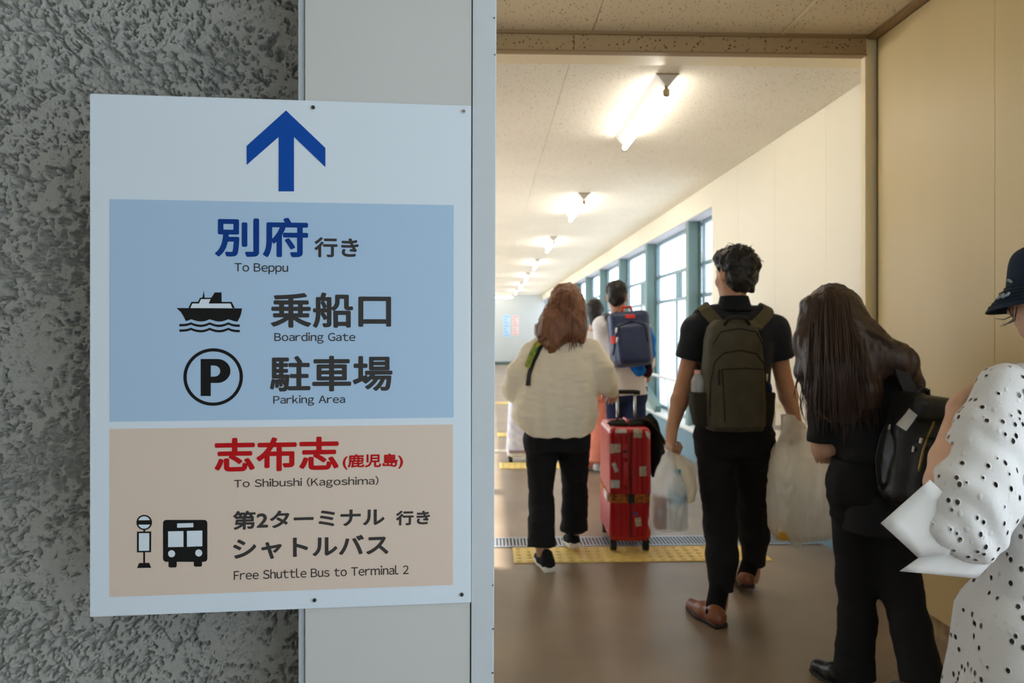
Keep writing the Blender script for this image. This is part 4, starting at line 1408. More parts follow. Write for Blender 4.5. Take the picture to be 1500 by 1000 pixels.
body(J, skin_pale, ww, hands=((A(0.75, 0.1, 0.35), A(0.3, -0.7, -0.5), A(0, 1, 0.4), dict(curl=(0.5, 0.8, 0.6), s=0.92)), (A(-0.1, 1, -0.1), A(-0.3, 0, -1), A(-1, 0, 0.2), dict(curl=(0.7, 0.9, 0.6), s=0.92))), hs=0.96)
lace = lace_mat('white_eyelet', rgb(206, 206, 206), 38.0)
F = Field(q(1380, 1230) - A(0.1, 0.35, 0.02), q(1700, 500) + A(0.05, 0.35, 0.05), 0.008)
xk = lambda px: W(px, 484, Yw)[0]
zk = lambda py: W(1550, py, Yw)[2]
F.loft([(A(xk(1552), 1.83, 0.30), 0.265, 0.24), (A(xk(1552), 1.83, 0.60), 0.228, 0.19), (A(xk(1552), 1.82, zk(860)), 0.195, 0.150), (A(xk(1552), 1.82, zk(760)), 0.182, 0.135), (A(xk(1553), 1.82, zk(650)), 0.175, 0.125),
        (A(xk(1553), 1.83, zk(580)), 0.150, 0.10), (A(xk(1552), 1.83, zk(540)), 0.09, 0.08)], 0.0, 2.3)
F.cap(J['shL'], J['shR'], 0.060, 0.060, 0.06)
F.chain([J['shR'], J['elR']], [0.07, 0.10], 0.04)
def dress_d(V):
    return 0.006 * fbm(V * A(11, 11, 5) + 8, 2) + 0.009 * np.sin(V[:, 0] * 48 + V[:, 1] * 40 + 2 * vnoise(V * 4)) * np.clip((0.95 - V[:, 2]) / 0.35, 0, 1)
skin(F, 'dress', lace, ww, dress_d, 2)
F = Field(q(1400, 1230) - A(0.1, 0.3, 0.02), q(1700, 560) + A(0.0, 0.3, 0.0), 0.012)
F.loft([(A(xk(1552), 1.83, 0.32), 0.235, 0.215), (A(xk(1552), 1.83, 0.60), 0.200, 0.165), (A(xk(1552), 1.82, zk(860)), 0.172, 0.128), (A(xk(1552), 1.82, zk(650)), 0.155, 0.105), (A(xk(1553), 1.83, zk(590)), 0.10, 0.07)], 0.0, 2.3)
skin(F, 'slip', cloth('white_slip', rgb(196, 194, 192), 0.9), ww, None, 1)
# bell sleeve: a thin shell open at its wide hem
F = Field(q(1270, 900) - A(0.02, 0.30, 0.0), q(1520, 500) + A(0.02, 0.30, 0.0), 0.006)
so = J['shL'] + A(0.005, 0, -0.004)
F.cap(so, q(1452, 640, 1.80), 0.074, 0.080, 0.04)
F.cap(q(1452, 640, 1.80), q(1424, 725, 1.78), 0.080, 0.100, 0.05)
F.cap(q(1424, 725, 1.78), q(1418, 775, 1.77), 0.100, 0.086, 0.04)
F.cap(q(1424, 760, 1.77), q(1385, 770, 1.76), 0.066, 0.048, 0.04)
skin(F, 'sleeve', lace, ww, lambda V: 0.007 * fbm(V * A(12, 12, 8) + 4, 2) + 0.0032 * np.sin((V[:, 0] * 0.8 + V[:, 2] * 0.6) * 75 + 3 * vnoise(V * 7)) * np.clip((1.22 - V[:, 2]) / 0.2, 0, 1), 2)
# plain turned cuff panels with a scalloped edge
plain = cloth('plain_cotton', rgb(206, 205, 203), 0.9)
def flap(name, P, thick=0.0025):
    """small curved cloth panel from a grid of points"""
    P = np.array(P, float); nu_, nv_ = P.shape[:2]
    V = P.reshape(-1, 3)
    F_ = [(i * nv_ + j, (i + 1) * nv_ + j, (i + 1) * nv_ + j + 1, i * nv_ + j + 1) for i in range(nu_ - 1) for j in range(nv_ - 1)]
    o = from_arrays(name, V, F_, plain, ww, True)
    s = o.modifiers.new('solid', 'SOLIDIFY'); s.thickness = thick
    return o
def cuffpanel(top, mid, low, y0_, y1_):
    """sewn edge hidden inside the sleeve, free edge outside"""
    G = []
    for i in range(5):
        t = i / 4
        row = []
        for j in range(6):
            s_ = j / 5
            a_ = np.array(top) * (1 - t) ** 2 + 2 * np.array(mid[0]) * t * (1 - t) + np.array(low) * t * t
            e_ = np.array(mid[1]) * (1 - t) + np.array(mid[2]) * t
            xy = a_ * (1 - s_) + e_ * s_
            row.append(q(xy[0], xy[1], y0_ + (y1_ - y0_) * s_ + 0.010 * math.sin(5 * t + 2 * s_)))
        G.append(row)
    return flap('cuff', G)
cuffpanel((1362, 702), ((1420, 745), (1290, 766), (1344, 815)), (1390, 812), 1.74, 1.765)
cuffpanel((1376, 795), ((1430, 815), (1318, 836), (1430, 846)), (1462, 812), 1.75, 1.775)
# bucket hat
navy = cloth('navy_denim', rgb(28, 44, 62), 0.8, var=0.35, vscale=9, bscale=500)
Mh = frame_up(J['up'], J['face'])
hp = lambda x, y, z: J['head'] + Mh @ A(x, y, z)
mb = MB()
prof = [(0.001, 0.142), (0.045, 0.140), (0.078, 0.128), (0.092, 0.105), (0.098, 0.065), (0.101, 0.030), (0.104, 0.022), (0.116, 0.010), (0.134, -0.012), (0.150, -0.032), (0.1505, -0.036), (0.147, -0.036), (0.130, -0.016), (0.108, 0.010), (0.096, 0.020)]
V, Fc, n = [], [], 40
for i, (r, z) in enumerate(prof):
    for k in range(n):
        a = 2 * math.pi * k / n
        w_ = 1 + 0.015 * math.sin(3 * a + 1) * (r > 0.08)
        V.append(hp(r * w_ * math.cos(a) * 0.97, -0.008 + r * w_ * math.sin(a) * 1.07, z + 0.006 * math.sin(2 * a + 0.6) * (r > 0.12)))
for i in range(len(prof) - 1):
    for k in range(n): Fc.append((i * n + k, i * n + (k + 1) % n, (i + 1) * n + (k + 1) % n, (i + 1) * n + k))
hat = from_arrays('bucket_hat', V, Fc, navy, ww, True)
sb = hat.modifiers.new('sub', 'SUBSURF'); sb.levels = sb.render_levels = 2
mb = MB()
for (r, z) in ((0.106, 0.0245), (0.117, 0.0125), (0.126, 0.0012), (0.135, -0.010), (0.143, -0.020)):
    mb.tube([hp(r * math.cos(a) * 0.975, -0.008 + r * math.sin(a) * 1.075, z + 0.006 * math.sin(2 * a + 0.6) * (r > 0.12)) for a in np.linspace(0, 2 * math.pi, 49)], 0.0011, 5)
from_arrays('brim_stitching', mb.v, mb.f, cloth('navy_thread', rgb(16, 26, 40), 0.9), hat, True)
rs = np.random.RandomState(2)
fade = mat('faded_patch', rgb(150, 158, 164), 0.9)
for k in range(3):
    a = (2.66, 2.80, 2.62)[k]
    P = []
    for t in np.linspace(0, 1, 7):
        r = (0.128 + 0.012 * t) if k < 2 else 0.1065
        aa = a + (0.05 * math.sin(5 * t) if k < 2 else 0.18 * (t - 0.5))
        z = 0.0045 - (r - 0.126) * 1.25 if k < 2 else 0.036 + 0.004 * math.sin(6 * t)
        P.append(hp(r * math.cos(aa) * 0.975, -0.008 + r * math.sin(aa) * 1.075, z + 0.004))
    MB().tube(P, [0.001, 0.0035, 0.0025, 0.004, 0.0025, 0.0035, 0.001], 6).build('faded_patch', fade, hat, smooth=True, world=True)
F = Field(J['head'] - 0.2, J['head'] + 0.2, 0.006)
F.ell(hp(0, -0.028, 0.0), (0.088, 0.088, 0.085), Mh, 0)
F.chain([hp(0, -0.05, -0.04), hp(0.0, -0.075, -0.12), hp(0.01, -0.08, -0.17)], [0.07, 0.06, 0.03], 0.03)
F.box(hp(0, 0.12, -0.03), (0.13, 0.09, 0.10), Mh, 0.02, 0.01, sub=True)
skin(F, 'hair', hairk, ww, lambda V: 0.004 * fbm(V * A(40, 40, 5), 2), 1)
strands('loose_locks', [[hp(-0.082, 0.05, -0.03), q(1484, 468, 1.80), q(1472, 476, 1.79), q(1464, 478, 1.79)], [hp(-0.082, 0.06, -0.03), q(1482, 463, 1.80), q(1470, 468, 1.79), q(1456, 466, 1.79)], [hp(-0.08, 0.04, -0.03), q(1486, 470, 1.80), q(1476, 474, 1.80), q(1468, 475, 1.80)]], hairk, ww, 0.0016)

# ---- far man with the navy backpack
m2 = person('man in pale shirt and dark jeans wearing the navy backpack, blue jacket at his side', W(915, 640, 5.4) * A(1, 1, 0))
J = {}
q = lambda x, y, Y=5.4: W(x, y, Y)
J['up'], J['face'] = A(0, 0.04, 1), A(0.25, 1, -0.05)
J['head'] = q(904, 434, 5.42); J['neck'] = q(907, 466)
J['shL'] = q(882, 478); J['shR'] = q(938, 478)
J['elL'] = q(882, 530, 5.42); J['wrL'] = q(890, 556, 5.62)
J['elR'] = q(948, 532, 5.42); J['wrR'] = q(948, 552, 5.6)
J['pelvis'] = q(918, 566)
J['hipL'], J['hipR'] = q(903, 575), q(930, 575)
J['knL'], J['anL'] = q(906, 650, 5.5), q(906, 727, 5.45)
J['knR'], J['anR'] = q(932, 652, 5.35), q(936, 735, 5.25)
J['toeL'], J['toeR'] = J['anL'] + A(0, 0.14, -0.05), J['anR'] + A(0.0, 0.14, -0.05)
body(J, skin_tan, m2, h=0.007, hands=((A(0.1, 1, -0.2), A(1, 0, 0), A(0, 0, 1)), (A(0, 1, -0.2), A(-1, 0, 0), A(0, 0, 1))))
F = Field(q(860, 600, 5.1) - 0.1, q(975, 440, 5.75) + 0.1, 0.009)
xk = lambda px: W(px, 484, 5.4)[0]
F.loft([(A(xk(917), 5.4, 0.86), 0.17, 0.13), (A(xk(914), 5.4, 1.05), 0.165, 0.125), (A(xk(911), 5.4, 1.25), 0.175, 0.12), (A(xk(909), 5.4, 1.40), 0.10, 0.085)], 0.0, 2.3)
F.cap(J['shL'], J['shR'], 0.07, 0.07, 0.06)
F.cap(J['shL'], J['elL'], 0.07, 0.07, 0.03); F.cap(J['shR'], J['elR'], 0.07, 0.062, 0.03)
F.chain([J['elL'], J['wrL']], [0.066, 0.05], 0.03)
skin(F, 'shirt', cloth('pale_shirt', rgb(244, 240, 242), 0.9), m2, folds(0.008, 9, 3), 2)
trousers(J, cloth('dark_jeans', rgb(40, 50, 84), 0.85), m2, 0.155, 0.125, (0.088, 0.075, 0.07, 0.068), h=0.010, hem=0.06)
F = Field(q(930, 570, 5.1), q(975, 440, 5.6), 0.009)
F.chain([q(937, 470, 5.40), q(950, 500, 5.36), q(955, 520, 5.36)], [0.055, 0.050, 0.028], 0.03)
skin(F, 'jacket', cloth('bright_blue', rgb(22, 120, 220), 0.7), m2, folds(0.008, 12, 1), 2)
F = Field(q(900, 590, 5.1), q(975, 500, 5.6), 0.009)
F.chain([q(925, 536, 5.30), q(935, 540, 5.30), q(944, 545, 5.34)], [0.035, 0.05, 0.03], 0.03)
skin(F, 'jacket_tail', cloth('bright_blue', None), m2, folds(0.006, 12, 1), 2)
F = Field(q(930, 570, 5.1), q(975, 490, 5.6), 0.009)
F.chain([q(950, 515, 5.33), q(948, 545, 5.32)], [0.030, 0.042], 0.03)
skin(F, 'sleeve', cloth('maroon', rgb(66, 26, 40), 0.8), m2, folds(0.006, 12, 1), 2)
F = Field(J['head'] - 0.18, J['head'] + 0.18, 0.007)
M = frame_up(J['up'], J['face']); hp = lambda x, y, z: J['head'] + M @ A(x, y, z)
F.ell(hp(0, -0.018, 0.045), (0.084, 0.098, 0.082), M, 0); F.ell(hp(0, -0.05, -0.02), (0.068, 0.055, 0.06), M, 0.03)
F.box(hp(0, 0.12, -0.03), (0.12, 0.07, 0.065), M, 0.02, 0.01, sub=True)
skin(F, 'hair', hairk, m2, lambda V: 0.006 * fbm(V * 30, 2), 1)
for s in 'LR':
    g_ = J['an' + s] * A(1, 1, 0) + A(0, -0.05, 0)
    shoe('shoe', g_, g_ + A(0, 0.26, 0), mat('white_trainer', rgb(225, 225, 225), 0.6), mat('white_sole', None), m2, 0.045, 0.07)

# ---- far person in the salmon trousers
pf = person('person in white top and wide salmon trousers ahead of the woman in cream blouse', W(872, 640, 6.8) * A(1, 1, 0))
J = {}
q = lambda x, y, Y=6.8: W(x, y, Y)
J['up'], J['face'] = A(0.02, 0.06, 1), A(0.35, 1, -0.05)
J['head'] = q(872, 456, 6.82); J['neck'] = q(872, 484)
J['shL'] = q(850, 494); J['shR'] = q(893, 494)
J['elL'] = q(846, 536, 6.82); J['wrL'] = q(850, 560, 6.95)
J['elR'] = q(896, 536, 6.82); J['wrR'] = q(893, 560, 6.95)
J['pelvis'] = q(872, 570)
J['hipL'], J['hipR'] = q(862, 578), q(882, 578)
J['knL'], J['anL'] = q(862, 630, 6.85), q(862, 682, 6.85)
J['knR'], J['anR'] = q(879, 628, 6.8), q(874, 678, 6.75)
J['toeL'], J['toeR'] = J['anL'] + A(0, 0.13, -0.05), J['anR'] + A(0.0, 0.13, -0.05)
body(J, skin_pale, pf, h=0.008, hands=((A(0.1, 1, -0.2), A(1, 0, 0), A(0, 0, 1)), (A(0, 1, -0.2), A(-1, 0, 0), A(0, 0, 1))), hs=0.95)
F = Field(q(835, 600, 6.5), q(910, 470, 7.1), 0.010)
xk = lambda px: W(px, 484, 6.8)[0]
F.loft([(A(xk(872), 6.8, 0.80), 0.16, 0.13), (A(xk(872), 6.8, 1.0), 0.15, 0.12), (A(xk(872), 6.8, 1.2), 0.155, 0.11), (A(xk(872), 6.8, 1.32), 0.09, 0.08)], 0.0, 2.3)
F.cap(J['shL'], J['shR'], 0.065, 0.065, 0.06)
F.cap(J['shL'], J['elL'], 0.07, 0.075, 0.03); F.cap(J['shR'], J['elR'], 0.07, 0.075, 0.03)
skin(F, 'top', cloth('white_top', rgb(238, 236, 234), 0.9), pf, folds(0.008, 9, 3), 2)
trousers(J, cloth('salmon_crepe', rgb(232, 142, 120), 0.85), pf, 0.155, 0.125, (0.092, 0.085, 0.09, 0.095), h=0.010)
F = Field(J['head'] - 0.22, J['head'] + 0.2, 0.008)
M = frame_up(J['up'], J['face']); hp = lambda x, y, z: J['head'] + M @ A(x, y, z)
F.ell(hp(0, -0.015, 0.035), (0.088, 0.10, 0.09), M, 0); F.chain([hp(0, -0.04, -0.02), hp(0, -0.06, -0.10)], [0.075, 0.05], 0.03)
F.box(hp(0, 0.12, -0.03), (0.12, 0.07, 0.08), M, 0.02, 0.01, sub=True)
skin(F, 'hair', hairk, pf, lambda V: 0.006 * fbm(V * 26, 2), 1)
for s in 'LR':
    g_ = J['an' + s] * A(1, 1, 0) + A(0, -0.05, 0)
    g_ = g_ + A(0, 0, 0.011)
    shoe('shoe', g_, g_ + A(0.02, 0.23, 0), mat('white_trainer', None), mat('white_sole', None), pf, 0.040, 0.07)

# ------------------------------------------------------------------ luggage and things carried
gblack = mat('black_nylon', rgb(26, 26, 27), 0.6, bump=0.2, bscale=500)
rubber = mat('black_rubber', rgb(20, 20, 20), 0.5)
chrome = mat('chrome', rgb(200, 200, 204), 0.2, metal=0.9)
def wheel(root, c, r, name='wheel'):
    """twin castor below the shell"""
    MB().box((c[0] - 0.020, c[1] - 0.020, c[2] + r * 0.6), (c[0] + 0.020, c[1] + 0.020, c[2] + r * 2.1)).build('wheel_fork', rubber, root, bevel=0.004)
    mb = MB().tube([(c[0] - 0.019, c[1], c[2]), (c[0] - 0.015, c[1], c[2]), (c[0] + 0.015, c[1], c[2]), (c[0] + 0.019, c[1], c[2])], [r * 0.8, r, r, r * 0.8], 18)
    mb.build(name, rubber, root, smooth=False)

# ---- red trunk
y0 = 4.235
bx = W(924, 484, y0)[0]
rs_ = thing('suitcase', 'tall red ribbed suitcase covered in stickers with a printed belt, on the yellow strip', 'suitcase', (bx + 0.008, y0 + 0.235, 0.0102), math.radians(-2.0))
red = mat('red_polycarbonate', rgb(190, 16, 28), 0.22, 0.6, var=0.12, vscale=4)
F = Field((-0.16, -0.26, 0.03), (0.16, 0.26, 0.78), 0.006)
F.box((0, 0, 0.405), (0.128, 0.232, 0.345), None, 0.040)
V, Q = F.mesh()
V = relax(V, Q, 1)
N_ = vnormals(V, Q)
g = lambda c: np.clip(np.cos(c * 2 * math.pi / 0.0315) * 1.6, -1, 1)
flat = (np.abs(N_[:, 1]) > 0.9) * (np.abs(V[:, 0]) < 0.105)
sidef = (np.abs(N_[:, 0]) > 0.9) * (np.abs(V[:, 1]) < 0.20)
V = V + N_ * ((0.0022 * g(V[:, 0]) * flat + 0.0022 * g(V[:, 1]) * sidef) * (np.abs(V[:, 2] - 0.405) < 0.31))[:, None]
sh = from_arrays('shell', V, Q, red, rs_, True, world=False)
MB().box((-0.004, -0.2355, 0.09), (0.004, -0.225, 0.72)).build('zip', gblack, rs_)
MB().box((-0.004, -0.20, 0.7485), (0.004, 0.20, 0.7535)).build('zip', gblack, rs_)
hd = MB().tube([(-0.030, -0.232, 0.395), (-0.030, -0.256, 0.41), (-0.030, -0.258, 0.47), (-0.030, -0.256, 0.535), (-0.030, -0.232, 0.55)], 0.011, 12).build('side_handle', red, rs_, smooth=True)
MB().box((-0.052, -0.240, 0.565), (-0.016, -0.228, 0.655)).build('lock', red, rs_, bevel=0.004)
MB().box((-0.046, -0.2425, 0.60), (-0.024, -0.239, 0.612)).build('lock_dial', gblack, rs_)
for sx in (-1, 1):
    for sy in (-1, 1):
        wheel(rs_, (sx * 0.098, sy * 0.185, 0.027), 0.027)
for sx in (-0.055, 0.055):
    MB().tube([(sx, -0.06, 0.74), (sx, -0.06, 0.935)], 0.008, 10).build('telescopic_tube', chrome, rs_, smooth=True)
MB().tube([(-0.085, -0.06, 0.945), (-0.05, -0.06, 0.950), (0.05, -0.06, 0.950), (0.085, -0.06, 0.945)], 0.014, 12).build('grip', gblack, rs_, smooth=True)
MB().tube([(0.0, -0.14, 0.748), (0.0, -0.13, 0.775), (0.0, 0.02, 0.775), (0.0, 0.03, 0.748)], 0.010, 10).build('top_handle', red, rs_, smooth=True)
S = Surf(sh)
bel = mat('printed_belt', rgb(214, 120, 40), 0.7, col2=rgb(70, 44, 30), vscale=34)
mb = MB()
for k in range(41):
    pass
rc = 0.040; hx, hy = 0.131, 0.235
loop = []
for (cx, cy, a0) in ((hx - rc, hy - rc, 0), (-hx + rc, hy - rc, 90), (-hx + rc, -hy + rc, 180), (hx - rc, -hy + rc, 270)):
    for k in range(7):
        a = math.radians(a0 + 15 * k)
        loop.append((cx + rc * math.cos(a), cy + rc * math.sin(a), 0.325))
loop.append(loop[0])
mb.ribbon(loop, [(p[0] / hx ** 2, p[1] / hy ** 2, 0) for p in loop], 0.052, 0.0025)
bl = mb.build('luggage_belt', bel, rs_, smooth=False)
MB().box((-0.012, -0.246, 0.298), (0.022, -0.236, 0.352)).build('belt_buckle', gblack, rs_, bevel=0.003)
MB().box((-0.1385, -0.19, 0.300), (-0.1335, -0.05, 0.350)).build('belt_end', mat('pale_pink', rgb(236, 206, 206), 0.7), rs_)
stk = [mat('sticker_cream', rgb(226, 214, 196), 0.5, col2=rgb(176, 160, 146), vscale=60), mat('sticker_white', rgb(232, 228, 222), 0.5, col2=rgb(180, 190, 196), vscale=70), mat('sticker_blue', rgb(60, 92, 170), 0.5)]
for i, (qd, c) in enumerate(((((894, 650), (909, 650), (909, 662), (894, 664)), 0), (((896, 679), (901, 676.5), (906, 690), (901, 692)), 1), (((895, 703), (907.5, 703), (907.5, 714.5), (895, 714.5)), 1), (((936.5, 683), (947, 682.5), (947.5, 697), (937, 697)), 0),
                             (((928, 628.5), (940, 628.5), (940, 641), (928, 641)), 0), (((945, 631), (952, 634), (951.5, 643), (947, 639)), 1), (((930, 758), (938.5, 757), (939.5, 770), (931.5, 771)), 0), (((928, 750.5), (934, 749.5), (934, 754), (928.5, 755)), 2),
                             (((901, 629.5), (918, 629.5), (918, 634), (901, 634)), 1))):
    patch(S, 'sticker', qd, stk[c], rs_)

# black jacket laid over the red case
F = Field((bx - 0.16, y0 - 0.02, 0.38), (bx + 0.36, y0 + 0.46, 0.92), 0.007)
F.ell((bx + 0.005, y0 + 0.17, 0.765), (0.125, 0.10, 0.022), None, 0.0)
F.chain([A(bx + 0.08, y0 + 0.15, 0.775), A(bx + 0.155, y0 + 0.14, 0.775), A(bx + 0.195, y0 + 0.12, 0.66), A(bx + 0.215, y0 + 0.11, 0.60)], [0.022, 0.030, 0.028, 0.020], 0.03, flat=(A(1, 0, 0.6), 0.75))
F.cap(A(bx + 0.145, y0 + 0.16, 0.775), A(bx + 0.150, y0 + 0.16, 0.815), 0.030, 0.012, 0.03)
F.chain([A(bx + 0.175, y0 + 0.13, 0.72), A(bx + 0.178, y0 + 0.12, 0.62), A(bx + 0.162, y0 + 0.12, 0.46)], [0.05, 0.07, 0.03], 0.03, flat=(A(1, 0, 0), 0.38))
jk = thing('jacket', 'black jacket draped over the top of the red suitcase and hanging down beside it', 'jacket', (bx + 0.1, y0 + 0.15, 0.76))
skin(F, 'fabric', cloth('black_jacket', rgb(28, 27, 27), 0.8), jk, lambda V: 0.008 * fbm(V * A(16, 16, 9), 2), 1)
MB().tube([W(938, 612, y0 + 0.08), W(952, 617, y0 + 0.07), W(966, 634, y0 + 0.07), W(976, 652, y0 + 0.07)], 0.009, 8).build('collar', cloth('olive_black', rgb(52, 48, 42), 0.8), jk, smooth=True, world=True)

# ---- pale case ahead, at the left
wx0, wx1, wy = W(744, 484, 7.2)[0], W(779, 484, 7.2)[0], 7.2
wsz = thing('suitcase', 'pale lilac-white hard suitcase standing at the far left beyond the cream blouse', 'suitcase', ((wx0 + wx1) / 2, wy + 0.13, 0))
ws = (wx1 - wx0) / 2
F = Field((-0.25, -0.2, 0.03), (0.25, 0.2, 0.78), 0.008)
F.loft([((0, 0, 0.055), ws * 1.02, 0.12), ((0, 0, 0.12), ws * 1.10, 0.135), ((0, 0, 0.55), ws * 0.92, 0.135), ((0, 0, 0.69), ws * 0.80, 0.11)], 0.0, 5)
V, Q = F.mesh()
from_arrays('shell', relax(V, Q, 2), Q, mat('lilac_white', rgb(232, 236, 244), 0.3, 0.5, col2=rgb(196, 200, 228), vscale=16), wsz, True, world=False)
for sx in (-1, 1):
    MB().tube([(sx * 0.05, 0.03, 0.66), (sx * 0.05, 0.03, 0.98)], 0.008, 10).build('telescopic_tube', chrome, wsz, smooth=True)
    for sy in (-1, 1): wheel(wsz, (sx * ws * 0.75, sy * 0.09, 0.026), 0.026)
MB().tube([(-0.07, 0.03, 0.985), (0.07, 0.03, 0.985)], 0.013, 10).build('grip', gblack, wsz, smooth=True)
MB().box((-ws * 0.9, -0.140, 0.10), (ws * 0.9, -0.128, 0.13)).build('seam_band', mat('mauve_band', rgb(150, 130, 150), 0.5), wsz)

# ---- olive backpack on the man in black
bp = thing('backpack', 'olive black backpack with zipped front pocket on the back of the man in black', 'backpack', W(1080, 633, 3.22))
olive = cloth('olive_nylon', rgb(88, 83, 70), 0.7, var=0.2, vscale=12, bscale=420)
olive_d = cloth('olive_dark', rgb(50, 46, 39), 0.7, bscale=420)
Yp = 3.21
zp = lambda py: W(1080, py, 3.14)[2]
xp = lambda px: W(px, 484, 3.14)[0]
F = Field((xp(1015), Yp - 0.16, zp(645)), (xp(1145), Yp + 0.14, zp(455)), 0.0055)
F.loft([(A(xp(1083), Yp, zp(633)), 0.122, 0.062), (A(xp(1082), Yp - 0.004, zp(622)), 0.136, 0.078), (A(xp(1081), Yp - 0.004, zp(560)), 0.138, 0.082), (A(xp(1081), Yp, zp(500)), 0.126, 0.076), (A(xp(1081), Yp + 0.006, zp(478)), 0.108, 0.066), (A(xp(1081), Yp + 0.012, zp(468)), 0.080, 0.050)], 0.0, 4)
F.loft([(A(xp(1085), Yp - 0.060, zp(626)), 0.098, 0.045), (A(xp(1085), Yp - 0.064, zp(570)), 0.104, 0.048), (A(xp(1085), Yp - 0.058, zp(535)), 0.098, 0.040), (A(xp(1083), Yp - 0.050, zp(516)), 0.070, 0.028)], 0.012, 4)
main = skin(F, 'main_body', olive, bp, lambda V: 0.0035 * fbm(V * A(14, 14, 12), 2), 2)
S = Surf(main)
def zipline(P, m, name='zip', r=0.0032, parent=bp, S_=None, lift=0.001):
    pts, _ = (S_ or S).strap(P, lift, True, 5)
    return MB().tube(pts, r, 6).build(name, m, parent, smooth=True, world=True)
zipline([(1040, 610), (1041, 560), (1047, 530), (1060, 517), (1085, 513), (1108, 518), (1119, 533), (1124, 570), (1122, 610)], olive_d)
zipline([(1058, 541), (1090, 539), (1119, 541)], olive_d)
zipline([(1058, 541), (1060, 575), (1062, 618)], olive_d)
zipline([(1044, 505), (1056, 486), (1083, 481), (1108, 486), (1117, 505)], olive_d)
MB().tube(S.strap([(1054, 541), (1053, 552), (1054, 564)], 0.004, True, 3)[0], 0.004, 6).build('zip_pull', gblack, bp, smooth=True, world=True)
MB().tube([W(1061, 477, 3.16), W(1066, 467, 3.15), W(1080, 464, 3.15), W(1094, 467, 3.15), W(1098, 476, 3.16)], [0.006, 0.009, 0.010, 0.009, 0.006], 8).build('carry_handle', olive_d, bp, smooth=True, world=True)
Ss = Surf(next(o for o in mn.children if o.name.startswith('polo_shirt')))
for s in (-1, 1):
    a = W(1080 + s * 26, 480, 3.19); b = W(1077 + s * 41, 455, 3.33); c_ = W(1077 + s * 47, 455, 3.44)
    up = lambda p: Ss.ray(p * A(1, 1, 0) + A(0, 0, 2), (0, 0, -1), 0.006)
    pts, nn = [a], [(0, -0.8, 0.6)]
    for t in np.linspace(0.15, 1, 5):
        h_ = Ss.px(1080 + s * (26 + 18 * t), 478 - 20 * t, 0.004)
        if h_: pts.append(h_[0]); nn.append(h_[1])
    b, c_ = pts[-1] + A(0, 0.012, 0), pts[-1] + A(s * 0.006, 0.10, 0)
    for t in np.linspace(0, 1, 6):
        h_ = up(b * (1 - t) + c_ * t)
        pts.append(h_[0]); nn.append(h_[1])
    last = pts[-1]
    for (dy, dz) in ((0.05, -0.06), (0.07, -0.16), (0.055, -0.28), (0.0, -0.36)):
        pts.append(last + A(s * 0.012, dy, dz)); nn.append((s * 0.3, 1, 0.1))
    pts.append(W(1080 + s * 46, 600, 3.24)); nn.append((s, 0.3, 0))
    MB().ribbon(pts, nn, 0.058, 0.010).build('shoulder_strap', cloth('olive_strap', rgb(92, 84, 64), 0.75), bp, smooth=False, world=True)
for (x, w_) in ((1032, 1), (1130, -1)):
    F = Field(W(x - 22, 640, 3.1), W(x + 22, 560, 3.4), 0.005)
    F.loft([(A(xp(x) + 0.012 * w_, Yp + 0.012, zp(626)), 0.038, 0.052), (A(xp(x) + 0.006 * w_, Yp + 0.012, zp(600)), 0.046, 0.056), (A(xp(x) + 0.002 * w_, Yp + 0.012, zp(576)), 0.046, 0.056)], 0.0, 3)
    skin(F, 'side_pocket', olive_d, bp, folds(0.003, 20, 2), 1)
# water bottle and umbrella in its side pockets
clearp = film_mat('clear_plastic', (0.88, 0.92, 0.94, 1), clear=0.62, rough=0.08)
c = A(xp(1030), Yp + 0.012, 0)
zb = zp(578)
wbt = thing('water_bottle', 'clear plastic water bottle with pink cap in the left side pocket of the olive backpack', 'bottle', (c[0], c[1], zb))
MB().lathe((0, 0, 0), [(0.026, 0.002), (0.030, 0.006), (0.030, 0.030), (0.0275, 0.036), (0.0305, 0.044), (0.029, 0.058), (0.020, 0.078), (0.0125, 0.090), (0.0125, 0.096)], 18).build('bottle_body', clearp, wbt, smooth=True)
MB().lathe((0, 0, 0), [(0.015, 0.090), (0.015, 0.104), (0.013, 0.106)], 16).build('cap', mat('pink_cap', rgb(236, 176, 160), 0.5), wbt, smooth=False)
c = A(xp(1131), Yp + 0.006, zp(577))
um = thing('folding_umbrella', 'folded navy umbrella with pale handle in the right side pocket of the olive backpack', 'umbrella', c)
MB().lathe((0, 0, 0), [(0.028, 0.0), (0.030, 0.02), (0.025, 0.04), (0.016, 0.052)], 12).build('folded_canopy', cloth('navy_canopy', rgb(28, 44, 86), 0.7), um, smooth=True)
MB().tube([(0.0, 0, 0.05), (0.0, 0, 0.085)], [0.010, 0.012], 10).build('handle', mat('pale_handle', rgb(224, 220, 208), 0.4), um, smooth=True)

